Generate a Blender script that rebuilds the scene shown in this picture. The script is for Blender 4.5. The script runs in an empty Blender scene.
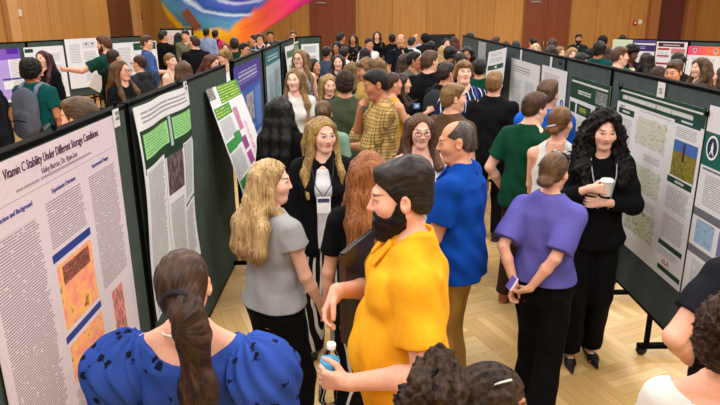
import bpy, bmesh, math, random
import numpy as np
from mathutils import Vector, Matrix, Euler
random.seed(7)
SC = bpy.context.scene
COL = SC.collection
PI = math.pi
# ------------------------------------------------------------------ camera model (720x405 frame)
FPX = 615.0; PITCH = math.radians(17.2); CAMH = 2.3; ROLL = math.radians(-0.6)
cP, sP = math.cos(PITCH), math.sin(PITCH)
def ray(px, py):
    x = (px-360)/FPX; y = -(py-202.5)/FPX
    c, s = math.cos(ROLL), math.sin(ROLL)
    x, y = c*x - s*y, s*x + c*y
    return np.array([x, cP + y*sP, -sP + y*cP])
def atY(px, py, Y):
    d = ray(px, py); return np.array([0, 0, CAMH]) + d*(Y/d[1])
def atX(px, py, X):
    d = ray(px, py); return np.array([0, 0, CAMH]) + d*(X/d[0])
def atZ(px, py, Z):
    d = ray(px, py); return np.array([0, 0, CAMH]) + d*((Z-CAMH)/d[2])
cam = bpy.data.objects.new('camera', bpy.data.cameras.new('camera')); COL.objects.link(cam)
cam.location = (0, 0, CAMH)
cam.matrix_world = Matrix.Translation((0, 0, CAMH)) @ Matrix.Rotation(PI/2-PITCH, 4, 'X') @ Matrix.Rotation(ROLL, 4, 'Z')
cam.data.sensor_width = 36; cam.data.lens = FPX/720*36; cam.data.clip_start = 0.05
SC.camera = cam
# ------------------------------------------------------------------ materials
def lin(c):
    return tuple(((v/255)/12.92 if v/255 <= .04045 else ((v/255+.055)/1.055)**2.4) for v in c)
class NT:
    def __init__(s, name):
        s.m = bpy.data.materials.new(name); s.m.use_nodes = True
        s.t = s.m.node_tree; s.n = s.t.nodes; s.l = s.t.links
        s.b = s.n['Principled BSDF']
    def node(s, typ, **kw):
        n = s.n.new(typ)
        for k, v in kw.items(): setattr(n, k, v)
        return n
    def put(s, sock, v):
        if hasattr(v, 'is_output'): s.l.new(v, sock)
        elif v is not None:
            if sock.type == 'RGBA' and not hasattr(v, '__len__'): v = (v, v, v)
            if sock.type == 'RGBA' and len(v) == 3: v = (*v, 1)
            sock.default_value = v
    def M(s, op, a, b=0.0, c=None, clamp=False):
        n = s.node('ShaderNodeMath', operation=op, use_clamp=clamp)
        s.put(n.inputs[0], a); s.put(n.inputs[1], b)
        if c is not None: s.put(n.inputs[2], c)
        return n.outputs[0]
    def mix(s, f, a, b, blend='MIX'):
        n = s.node('ShaderNodeMix', data_type='RGBA', blend_type=blend)
        s.put(n.inputs[0], f); s.put(n.inputs[6], a); s.put(n.inputs[7], b)
        return n.outputs[2]
    def step(s, x, a, b):                      # linear ramp a..b -> 0..1
        n = s.node('ShaderNodeMapRange'); s.put(n.inputs[0], x)
        n.inputs[1].default_value = a; n.inputs[2].default_value = b
        return n.outputs[0]
    def coord(s, which='Object'): return s.node('ShaderNodeTexCoord').outputs[which]
    def mapv(s, v, scale=(1, 1, 1), rot=(0, 0, 0), loc=(0, 0, 0)):
        n = s.node('ShaderNodeMapping'); s.l.new(v, n.inputs[0])
        n.inputs['Scale'].default_value = scale; n.inputs['Rotation'].default_value = rot; n.inputs['Location'].default_value = loc
        return n.outputs[0]
    def noise(s, v, scale, detail=2.0, rough=.5, out=0):
        n = s.node('ShaderNodeTexNoise'); s.put(n.inputs['Vector'], v)
        n.inputs['Scale'].default_value = scale; n.inputs['Detail'].default_value = detail; n.inputs['Roughness'].default_value = rough
        return n.outputs[out]
    def sep(s, v):
        n = s.node('ShaderNodeSeparateXYZ'); s.put(n.inputs[0], v); return n.outputs
    def ramp(s, f, stops):
        n = s.node('ShaderNodeValToRGB'); s.put(n.inputs[0], f); r = n.color_ramp
        while len(r.elements) < len(stops): r.elements.new(.5)
        for e, (p, c) in zip(r.elements, stops): e.position = p; e.color = (*c, 1)
        return n.outputs[0]
    def bump(s, hgt, strength=.3, dist=.01):
        n = s.node('ShaderNodeBump'); s.put(n.inputs['Height'], hgt)
        n.inputs['Strength'].default_value = strength; n.inputs['Distance'].default_value = dist
        s.l.new(n.outputs[0], s.b.inputs['Normal'])
    def fin(s, col, rough=.7, spec=.3, metal=0.0):
        s.put(s.b.inputs['Base Color'], col); s.put(s.b.inputs['Roughness'], rough)
        s.b.inputs['Specular IOR Level'].default_value = spec; s.b.inputs['Metallic'].default_value = metal
        return s.m
CACHE = {}
def plain(col, rough=.6, spec=.3, metal=0.0):
    k = ('plain', col, rough, spec, metal)
    if k not in CACHE:
        t = NT('plain'); n = t.noise(t.coord(), 60, 3)
        c = lin(col)
        CACHE[k] = t.fin(t.mix(t.step(n, .3, .7), tuple(v*.93 for v in c), tuple(min(1, v*1.05) for v in c)), rough, spec, metal)
    return CACHE[k]
def skin_material():
    t = NT('skin')
    base = t.node('ShaderNodeObjectInfo').outputs['Color']
    a = t.node('ShaderNodeAttribute', attribute_name='hp').outputs['Vector']
    x, y, z = t.sep(a)
    ax = t.M('ABSOLUTE', x)
    front = t.step(y, .035, .05)
    def ell(cx, cz, rx, rz, soft=.18, slope=0.0, xx=None, zz_=None):
        u = t.M('DIVIDE', t.M('SUBTRACT', ax if xx is None else xx, cx), rx)
        zz = t.M('SUBTRACT', z if zz_ is None else zz_, cz)
        if slope: zz = t.M('SUBTRACT', zz, t.M('MULTIPLY', t.M('SUBTRACT', ax, cx), slope))
        v = t.M('DIVIDE', zz, rz)
        d = t.M('SQRT', t.M('ADD', t.M('MULTIPLY', u, u), t.M('MULTIPLY', v, v)))
        return t.M('MULTIPLY', t.step(d, 1+soft, 1-soft), front)
    n = t.noise(a, 70, 3)
    n2 = t.noise(t.coord(), 14, 2)
    c = t.mix(t.M('MULTIPLY', t.step(n, .35, .75), .16), base, (.42, .12, .07))
    c = t.mix(t.M('MULTIPLY', t.step(n2, .4, .7), .10), c, (.55, .2, .13))
    c = t.mix(t.M('MULTIPLY', ell(.042, -.025, .024, .02, .8), .18), c, (.62, .16, .12))
    c = t.mix(t.M('MULTIPLY', ell(.010, -.031, .005, .0028, .5), .4), c, (.12, .04, .03))  # nostril shadow painted into the skin as small dark ellipses
    zl = t.M('SUBTRACT', z, t.M('MULTIPLY', t.M('MULTIPLY', x, x), 6.0))
    lips = ell(0, -.0532, .0235, .0085, .22, zz_=zl)
    c = t.mix(t.M('MULTIPLY', lips, .7), c, (.40, .085, .08))
    c = t.mix(t.M('MULTIPLY', ell(0, -.0532, .021, .0010, .5, zz_=zl), .5), c, (.10, .02, .02))
    c = t.mix(t.M('MULTIPLY', ell(.032, .031, .0175, .0042, .35, -.05), .92), c, (.045, .025, .015))
    c = t.mix(t.M('MULTIPLY', ell(.0315, .0108, .0155, .0078, .2), .9), c, (.06, .03, .022))
    c = t.mix(ell(.0315, .009, .0135, .0062, .15), c, (.62, .58, .55))
    c = t.mix(ell(.0315, .0095, .0062, .0064, .15), c, (.025, .014, .01))
    n3 = t.noise(a, 260, 2)
    t.bump(n3, .15, .002)
    t.b.inputs['Subsurface Weight'].default_value = .08
    t.b.inputs['Subsurface Radius'].default_value = (.02, .008, .004)
    return t.fin(c, .52, .35)
def hair_mat(col, col2=None, curl=False, along='z'):
    k = ('hair', col, col2, curl, along)
    if k in CACHE: return CACHE[k]
    t = NT('hair'); v = t.coord()
    c = lin(col); c = tuple(q*.82 for q in c); c2 = tuple(q*.85 for q in lin(col2)) if col2 else tuple(min(1, q*1.7+.002) for q in c)
    hpv = t.node('ShaderNodeAttribute', attribute_name='hp').outputs['Vector']
    if curl:
        n = t.noise(v, 75, 4, .6); hgt = n; st = .9
    else:
        hx, hy_, hz = t.sep(hpv); cv = t.node('ShaderNodeCombineXYZ')
        if along == 'z':                       # strands fall from a centre parting: across the head on top, down at the sides
            w = t.M('MULTIPLY', t.step(hz, .10, .04), 1.0)
            t.put(cv.inputs[0], t.M('MULTIPLY', t.M('MULTIPLY', t.M('ABSOLUTE', hx), 150), w)); t.put(cv.inputs[1], t.M('MULTIPLY', hy_, 150)); t.put(cv.inputs[2], t.M('MULTIPLY', hz, 7))
        else:
            zo = t.M('ADD', hz, .03); rr_ = t.M('SQRT', t.M('ADD', t.M('MULTIPLY', hx, hx), t.M('MULTIPLY', zo, zo)))
            t.put(cv.inputs[0], t.M('MULTIPLY', t.M('ARCTAN2', hx, zo), 13)); t.put(cv.inputs[1], t.M('MULTIPLY', hy_, 9)); t.put(cv.inputs[2], t.M('MULTIPLY', rr_, 18))
        n = t.noise(cv.outputs[0], 1.0, 4, .6); hgt = n; st = .6
    big = t.noise(t.mapv(v, (18, 18, 3)), 1.0, 2)
    f = t.step(t.M('ADD', t.M('MULTIPLY', n, .7), t.M('MULTIPLY', big, .4)), .42, .70)
    t.bump(hgt, st, .006)
    CACHE[k] = t.fin(t.mix(f, tuple(q*.42 for q in c), c2), .48, .14 if curl else .26)
    return CACHE[k]
def cloth(col, pat=None, rough=.85):
    k = ('cloth', col, pat, rough)
    if k in CACHE: return CACHE[k]
    t = NT('cloth'); v = t.coord(); x, y, z = t.sep(v)
    c = tuple(.95*q**1.1 for q in lin(col))
    n = t.noise(v, 9, 3)
    base = t.mix(t.step(n, .3, .75), tuple(q*.86 for q in c), tuple(min(1, q*1.08) for q in c))
    if pat:
        kind = pat[0]
        warp = t.M('MULTIPLY', t.M('SUBTRACT', t.noise(v, 5, 2), .5), .010 if pat[0] == 'vstripe' and len(pat) > 4 else .03)
        if kind == 'vstripe':          # (kind, colour, period, duty)
            ang = t.M('ADD', t.M('MULTIPLY', t.M('ARCTAN2', x, y), .13), warp) if len(pat) > 4 else t.M('ADD', t.M('ADD', x, t.M('MULTIPLY', y, .35)), warp)
            w = t.M('FRACT', t.M('DIVIDE', t.M('ADD', ang, 5), pat[2]))
            base = t.mix(t.M('LESS_THAN', w, pat[3]), base, lin(pat[1]))
            w2 = t.M('FRACT', t.M('DIVIDE', t.M('ADD', ang, 5.31), pat[2]*2.7))
            if len(pat) <= 4: base = t.mix(t.M('LESS_THAN', w2, .14), base, lin((70, 90, 150)))
        elif kind == 'hstripe':
            w = t.M('FRACT', t.M('DIVIDE', t.M('ADD', t.M('ADD', z, warp), 5), pat[2]))
            base = t.mix(t.M('LESS_THAN', w, pat[3]), base, lin(pat[1]))
        elif kind == 'plaid':
            for q, off, cc, per, du in ((t.M('ADD', x, t.M('MULTIPLY', y, .6)), 5, pat[1], pat[3], .3), (z, 5, pat[1], pat[3], .3), (t.M('ADD', x, t.M('MULTIPLY', y, .6)), 5.02, pat[2], pat[3], .16), (z, 5.02, pat[2], pat[3], .16)):
                w = t.M('FRACT', t.M('DIVIDE', t.M('ADD', t.M('ADD', q, warp), off), per))
                base = t.mix(t.M('MULTIPLY', t.M('LESS_THAN', w, du), .62), base, lin(cc))
        elif kind == 'floral':         # (kind, colour, scale, size)
            vo = t.node('ShaderNodeTexVoronoi'); vo.inputs['Scale'].default_value = pat[2]
            dv = t.node('ShaderNodeVectorMath', operation='ADD'); t.put(dv.inputs[0], v)
            sc = t.node('ShaderNodeVectorMath', operation='SCALE'); t.put(sc.inputs[0], t.noise(v, 55, 2, .5, 1)); sc.inputs['Scale'].default_value = .034
            t.l.new(sc.outputs[0], dv.inputs[1]); t.l.new(dv.outputs[0], vo.inputs['Vector'])
            f = t.step(vo.outputs['Distance'], pat[3], pat[3]-.06)
            base = t.mix(f, base, lin(pat[1]))
    f2 = t.noise(v, 420, 2)
    w = t.noise(t.mapv(v, (7, 7, 4)), 1.0, 3)
    t.bump(t.M('ADD', t.M('MULTIPLY', w, 1.0), t.M('MULTIPLY', f2, .03)), .6, .035)
    CACHE[k] = t.fin(base, rough, .1)
    return CACHE[k]
SKIN = skin_material()
# ------------------------------------------------------------------ object helpers
def prop(o, label=None, cat=None, group=None, kind=None):
    if label: o['label'] = label
    if cat: o['category'] = cat
    if group: o['group'] = group
    if kind: o['kind'] = kind
    return o
def empty(name, loc=(0, 0, 0), rz=0.0, label=None, cat=None, group=None):
    o = bpy.data.objects.new(name, None); COL.objects.link(o); o.empty_display_size = .1
    o.location = loc; o.rotation_euler = (0, 0, rz)
    return prop(o, label, cat, group)
def link(name, me, mat=None, parent=None):
    o = bpy.data.objects.new(name, me); COL.objects.link(o)
    if mat is not None:
        for m in (mat if isinstance(mat, (list, tuple)) else [mat]): me.materials.append(m)
    if parent: o.parent = parent
    return o
def fast_mesh(name, V, Q):
    me = bpy.data.meshes.new(name); n = len(Q); k = Q.shape[1]
    me.vertices.add(len(V)); me.vertices.foreach_set('co', V.astype(np.float32).ravel())
    me.loops.add(n*k); me.loops.foreach_set('vertex_index', Q.astype(np.int32).ravel())
    me.polygons.add(n); me.polygons.foreach_set('loop_start', np.arange(0, n*k, k, dtype=np.int32))
    me.polygons.foreach_set('use_smooth', np.ones(n, dtype=bool))
    me.update(calc_edges=True)
    return me
class MB:                                       # small bmesh collector: boxes, tubes, lathes
    def __init__(s): s.bm = bmesh.new()
    def box(s, lo, hi, bev=0.0, M=None):
        lo = np.array(lo, float); hi = np.array(hi, float)
        r = bmesh.ops.create_cube(s.bm, size=1)
        T = Matrix.Translation(tuple((lo+hi)/2)) @ Matrix.Diagonal((*(hi-lo), 1))
        bmesh.ops.transform(s.bm, matrix=T, verts=r['verts'])
        vs = r['verts']
        if bev > 0:
            es = list({e for v in vs for e in v.link_edges})
            rr = bmesh.ops.bevel(s.bm, geom=es, offset=bev, segments=2, affect='EDGES', profile=.6)
            vs = list({v for f in rr['faces'] for v in f.verts} | {v for v in vs if v.is_valid})
        if M is not None: bmesh.ops.transform(s.bm, matrix=M, verts=vs)
        return s
    def tube(s, pts, r, n=8, closed=False):
        pts = [Vector(p) for p in pts]; rings = []; N = len(pts)
        rs = r if isinstance(r, (list, tuple)) else [r]*N
        up = Vector((0, 0, 1))
        for i, p in enumerate(pts):
            a = pts[(i-1) % N] if (closed or i > 0) else p; b = pts[(i+1) % N] if (closed or i < N-1) else p
            d = (b-a).normalized()
            if i == 0: u = d.cross(up if abs(d.z) < .9 else Vector((1, 0, 0))).normalized()
            else: u = (u - d*u.dot(d)).normalized()
            w = d.cross(u)
            rings.append([s.bm.verts.new(p + (u*math.cos(2*PI*k/n)+w*math.sin(2*PI*k/n))*rs[i]) for k in range(n)])
        for i in range(N if closed else N-1):
            A, B = rings[i], rings[(i+1) % N]
            for k in range(n): s.bm.faces.new((A[k], A[(k+1) % n], B[(k+1) % n], B[k]))
        if not closed:
            s.bm.faces.new(rings[0][::-1]); s.bm.faces.new(rings[-1])
        return s
    def lathe(s, prof, n=24, c=(0, 0, 0), M=None):
        new = []; rings = []
        for r, z in prof:
            ring = [s.bm.verts.new((c[0]+max(r, 1e-4)*math.cos(2*PI*k/n), c[1]+max(r, 1e-4)*math.sin(2*PI*k/n), c[2]+z)) for k in range(n)]
            rings.append(ring); new += ring
        for A, B in zip(rings, rings[1:]):
            for k in range(n): s.bm.faces.new((A[k], A[(k+1) % n], B[(k+1) % n], B[k]))
        s.bm.faces.new(rings[0][::-1]); s.bm.faces.new(rings[-1])
        if M is not None: bmesh.ops.transform(s.bm, matrix=M, verts=new)
        return s
    def build(s, name, mat, parent=None, smooth=False):
        bmesh.ops.recalc_face_normals(s.bm, faces=s.bm.faces)
        me = bpy.data.meshes.new(name); s.bm.to_mesh(me); s.bm.free()
        if smooth:
            me.polygons.foreach_set('use_smooth', np.ones(len(me.polygons), dtype=bool)); me.update()
        return link(name, me, mat, parent)
def text_mesh(name, body, size, mat, M, parent=None, align='LEFT', squeeze=1.0):
    cu = bpy.data.curves.new('t', 'FONT'); cu.body = body; cu.size = size; cu.align_x = align; cu.resolution_u = 2; cu.extrude = .0006
    o = bpy.data.objects.new('t', cu); COL.objects.link(o)
    dg = bpy.context.evaluated_depsgraph_get()
    me = bpy.data.meshes.new_from_object(o.evaluated_get(dg)); me.name = name
    bpy.data.objects.remove(o); bpy.data.curves.remove(cu)
    me.transform(M @ Matrix.Diagonal((squeeze, 1, 1, 1)))
    return link(name, me, mat, parent)
# ------------------------------------------------------------------ signed distance bodies -> one continuous mesh
def smin(a, b, k):
    h = np.clip(.5+.5*(b-a)/k, 0, 1); return b*(1-h)+a*h-k*h*(1-h)
class Frame:
    def __init__(s, R=None, t=(0, 0, 0), s_=1.0): s.R = np.eye(3) if R is None else np.array(R, float); s.t = np.array(t, float); s.s = s_
    def __call__(s, p): return s.R @ (np.array(p, float)*s.s) + s.t
    def inv(s, X, Y, Z):
        x, y, z = X-s.t[0], Y-s.t[1], Z-s.t[2]; R = s.R/s.s
        return R[0, 0]*x+R[1, 0]*y+R[2, 0]*z, R[0, 1]*x+R[1, 1]*y+R[2, 1]*z, R[0, 2]*x+R[1, 2]*y+R[2, 2]*z
def rot(x=0, y=0, z=0): return np.array(Euler((x, y, z), 'XYZ').to_matrix())
ID = Frame()
class Field:
    def __init__(s, lo, hi, h):
        s.h = h; s.lo = np.array(lo, float)-2*h
        n = np.ceil((np.array(hi)+2*h-s.lo)/h).astype(int)+1
        s.v = np.full(n, 1.0, np.float32)
        s.ax = [(s.lo[i]+h*np.arange(n[i])).astype(np.float32) for i in range(3)]
    def win(s, lo, hi, pad):
        sl = []
        for i in range(3):
            a = max(0, int(math.floor((lo[i]-pad-s.lo[i])/s.h))); b = min(s.v.shape[i], int(math.ceil((hi[i]+pad-s.lo[i])/s.h))+1)
            if b <= a: return None
            sl.append(slice(a, b))
        return tuple(sl)
    def put(s, lo, hi, fn, k=.02, mode='u'):
        w = s.win(lo, hi, k+2*s.h)
        if w is None: return
        X = s.ax[0][w[0]][:, None, None]; Y = s.ax[1][w[1]][None, :, None]; Z = s.ax[2][w[2]][None, None, :]
        d = fn(X, Y, Z)
        k = max(k, 1e-4)
        if mode == 'u': s.v[w] = smin(s.v[w], d, k)
        elif mode == 's': s.v[w] = -smin(-s.v[w], d, k)
        elif mode == 'i': s.v[w] = -smin(-s.v[w], -d, k)
    def cap(s, a, b, ra, rb, k=.02, mode='u', fr=ID, flat=None, cut=None):
        a = fr(a); b = fr(b); ba = b-a; L2 = max(1e-9, ba@ba); R = max(ra, rb)
        lo = np.minimum(a, b)-R; hi = np.maximum(a, b)+R
        if flat: nrm = fr.R @ np.array(flat[0], float); nrm = nrm/np.linalg.norm(nrm); ff = 1/flat[1]-1
        if cut is not None: cd = ba/math.sqrt(L2)
        def fn(X, Y, Z):
            x, y, z = X-a[0], Y-a[1], Z-a[2]
            t = np.clip((x*ba[0]+y*ba[1]+z*ba[2])/L2, 0, 1)
            qx, qy, qz = x-t*ba[0], y-t*ba[1], z-t*ba[2]
            d2 = qx*qx+qy*qy+qz*qz
            if flat:
                p = qx*nrm[0]+qy*nrm[1]+qz*nrm[2]; d2 = d2 + p*p*((1+ff)**2-1)
            d = np.sqrt(d2)-(ra+t*(rb-ra))
            if flat: d = d*np.float32(.75)
            if cut is not None: d = np.maximum(d, x*cd[0]+y*cd[1]+z*cd[2]-math.sqrt(L2)*cut)
            return d
        s.put(lo, hi, fn, k, mode)
    def ell(s, c, r, k=.02, mode='u', fr=ID, R=None):
        if R is not None: fr = Frame(fr.R @ R, fr(c), fr.s); c = (0, 0, 0)
        C = fr(c); m = max(r)
        def fn(X, Y, Z):
            x, y, z = fr.inv(X, Y, Z)
            x, y, z = (x-c[0])/r[0], (y-c[1])/r[1], (z-c[2])/r[2]
            k0 = np.sqrt(x*x+y*y+z*z); k1 = np.sqrt((x/r[0])**2+(y/r[1])**2+(z/r[2])**2)+1e-6
            return k0*(k0-1)/k1
        s.put(C-m, C+m, fn, k, mode)
    def loft(s, prof, k=.02, mode='u', fr=ID, p=2.3):
        A = np.array(prof, float); z0, z1 = A[0, 0], A[-1, 0]; W = A[:, 1].max(); Dm = (np.abs(A[:, 3])+A[:, 2]).max()
        cs = np.array([fr((x, y, z)) for x in (-W, W) for y in (-Dm, Dm) for z in (z0, z1)])
        def fn(X, Y, Z):
            x, y, z = fr.inv(X, Y, Z)
            w = np.interp(z, A[:, 0], A[:, 1]); dd = np.interp(z, A[:, 0], A[:, 2]); yc = np.interp(z, A[:, 0], A[:, 3])
            rho = ((np.abs(x)/w)**p+(np.abs(y-yc)/dd)**p)**(1/p)
            d = (rho-1)*np.minimum(w, dd)
            return np.maximum(d, np.maximum(z0-z, z-z1)).astype(np.float32)
        s.put(cs.min(0), cs.max(0), fn, k, mode)
    def keep(s, fn, fr=ID):                       # intersect everything with fn(x,y,z) <= 0 given in a frame
        X, Y, Z = s.ax[0][:, None, None], s.ax[1][None, :, None], s.ax[2][None, None, :]
        s.v = np.maximum(s.v, fn(*fr.inv(X, Y, Z)).astype(np.float32))
    def folds(s, amp, seed=0, fz=1.0):
        X, Y, Z = s.ax[0][:, None, None], s.ax[1][None, :, None], s.ax[2][None, None, :]
        r = random.Random(seed); p = [r.uniform(0, 6) for _ in range(6)]
        s.v += (amp*(np.sin(38*X+14*Z*fz+p[0]+1.5*np.sin(9*Z+p[1]))*np.sin(30*Y-20*Z*fz+p[2]) + .7*np.sin(24*Z*fz+26*X+18*Y+p[3])*np.sin(11*X-15*Z+p[4]))).astype(np.float32)
    def curls(s, amp, f=120, seed=0):
        X, Y, Z = s.ax[0][:, None, None], s.ax[1][None, :, None], s.ax[2][None, None, :]
        r = random.Random(seed); p = [r.uniform(0, 6) for _ in range(6)]
        s.v += (amp*(np.sin(f*X+p[0]+2*np.sin(f*.4*Z+p[3]))*np.sin(f*Y+p[1]+2*np.sin(f*.35*X))*np.sin(f*.8*Z+p[2]+1.5*np.sin(f*.5*Y)) + .6*np.sin(f*.45*(X+Z)+p[4])*np.sin(f*.5*(Y-Z)+p[5]))).astype(np.float32)
    def mesh(s, name, S=1.0, fr_attr=None, biggest=False):
        v = s.v; v[0] = v[-1] = 1; v[:, 0] = v[:, -1] = 1; v[:, :, 0] = v[:, :, -1] = 1
        neg = v < 0
        c = np.zeros(tuple(n-1 for n in v.shape), np.int8)
        offs = [(i, j, k) for i in (0, 1) for j in (0, 1) for k in (0, 1)]
        for o in offs: c += neg[o[0]:o[0]+c.shape[0], o[1]:o[1]+c.shape[1], o[2]:o[2]+c.shape[2]]
        cell = (c > 0) & (c < 8)
        ii = np.argwhere(cell)
        if len(ii) == 0: return None
        idx = np.full(cell.shape, -1, np.int32); idx[cell] = np.arange(len(ii))
        acc = np.zeros((len(ii), 3)); cnt = np.zeros(len(ii))
        val = {o: v[ii[:, 0]+o[0], ii[:, 1]+o[1], ii[:, 2]+o[2]] for o in offs}
        for a in offs:
            for ax in range(3):
                if a[ax]: continue
                b = list(a); b[ax] = 1; va, vb = val[a], val[tuple(b)]
                x = (va < 0) != (vb < 0)
                t = np.where(x, va/np.where(x, va-vb, 1), 0)
                P = np.array(a, float)[None, :].repeat(len(ii), 0); P[:, ax] += t
                acc += P*x[:, None]; cnt += x
        V = s.lo + s.h*(ii+acc/cnt[:, None])
        Q = []
        for ax in range(3):
            o1, o2 = [(1, 2), (2, 0), (0, 1)][ax]
            n = list(v.shape); n[ax] -= 1
            A = neg[tuple(slice(0, n[i]) for i in range(3))]
            sl = [slice(0, n[i]) for i in range(3)]; sl[ax] = slice(1, None)
            B = neg[tuple(sl)]
            e = np.argwhere(A != B)
            e = e[(e[:, o1] > 0) & (e[:, o2] > 0)]
            fl = A[e[:, 0], e[:, 1], e[:, 2]]
            def cid(d1, d2):
                q = e.copy(); q[:, o1] -= d1; q[:, o2] -= d2; return idx[q[:, 0], q[:, 1], q[:, 2]]
            q = np.stack([cid(1, 1), cid(0, 1), cid(0, 0), cid(1, 0)], 1)
            q[~fl] = q[~fl][:, ::-1]
            Q.append(q)
        Q = np.concatenate(Q)
        if biggest:                               # drop stray crumbs: keep the largest connected shell
            lab = np.arange(len(V))
            for _ in range(60):
                mn = lab[Q].min(1); new = lab.copy()
                for c_ in range(4): np.minimum.at(new, Q[:, c_], mn)
                new = new[new]
                if (new == lab).all(): break
                lab = new
            u, n_ = np.unique(lab, return_counts=True); keep = lab == u[n_.argmax()]
            Q = Q[keep[Q[:, 0]]]; re = np.cumsum(keep)-1; V = V[keep]; Q = re[Q]
        me = fast_mesh(name, V*S, Q)
        if fr_attr is not None:
            hx, hy, hz = fr_attr.inv(V[:, 0], V[:, 1], V[:, 2])
            at = me.attributes.new('hp', 'FLOAT_VECTOR', 'POINT')
            at.data.foreach_set('vector', np.stack([hx, hy, hz], 1).astype(np.float32).ravel())
        return me
# ------------------------------------------------------------------ people
SKINS = {'l': lin((226, 172, 146)), 'p': lin((234, 188, 166)), 'm': lin((205, 148, 115)), 't': lin((176, 118, 84)), 'b': lin((92, 56, 40)), 'd': lin((74, 46, 34))}
def ik(s, t, L1, L2, hint):
    s = np.array(s, float); t = np.array(t, float); v = t-s; d = np.linalg.norm(v); u = v/d
    m = min(d, L1+L2-.004); t = s+u*m
    a = (L1*L1-L2*L2+m*m)/(2*m); h = math.sqrt(max(0, L1*L1-a*a))
    q = np.array(hint, float); q = q-u*(q@u); q /= np.linalg.norm(q)
    return s+u*a+q*h, t
ARM = {'down': ((.235, .05, .885), None), 'front': ((.05, .25, 1.07), None), 'hold': ((.13, .30, 1.13), None), 'chin': ((.03, .19, 1.39), (.5, .1, -1)),
       'point': ((.18, .46, 1.27), None), 'back': ((.05, -.17, 1.0), None), 'pocket': ((.225, .07, .95), None), 'cross': ((-.07, .23, 1.16), (.8, -.1, -.6)),
       'up': ((.12, .32, 1.32), None), 'hip': ((.20, .06, 1.02), (1, -.4, -.2)), 'low': ((.16, .22, .95), None)}
SHOES = {}
def shoe_mesh(kind, S, side):
    k = (kind, round(S, 2), side)
    F = Field((-.07, -.1, -.01), (.07, .23, .13), .0075)
    if kind == 'flat':
        F.cap((0, -.06, .03), (0, .08, .03), .034, .036, .01); F.cap((0, .08, .024), (side*-.008, .19, .018), .037, .008, .02); F.ell((0, .0, .062), (.03, .085, .04), .01, 's')
        F.cap((0, -.065, 0), (0, -.065, .03), .014, .024, .01)
    elif kind == 'sandal':
        F.cap((0, -.07, .012), (0, .15, .012), .034, .044, .01, flat=((0, 0, 1), .3)); F.cap((-.05, .1, .03), (.05, .1, .03), .022, .022, .01); F.cap((-.045, .03, .045), (.045, .03, .045), .014, .014, .01)
    else:
        F.cap((0, -.06, .045), (0, .05, .05), .042, .044, .02); F.cap((0, .05, .045), (side*-.006, .15, .034), .046, .036, .02)
        F.cap((0, -.045, .06), (0, -.035, .10), .042, .044, .02)
        F.cap((0, -.065, .012), (side*-.006, .16, .012), .046, .047, .006, flat=((0, 0, 1), .3))
    me = F.mesh('shoe', S)
    return me
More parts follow.
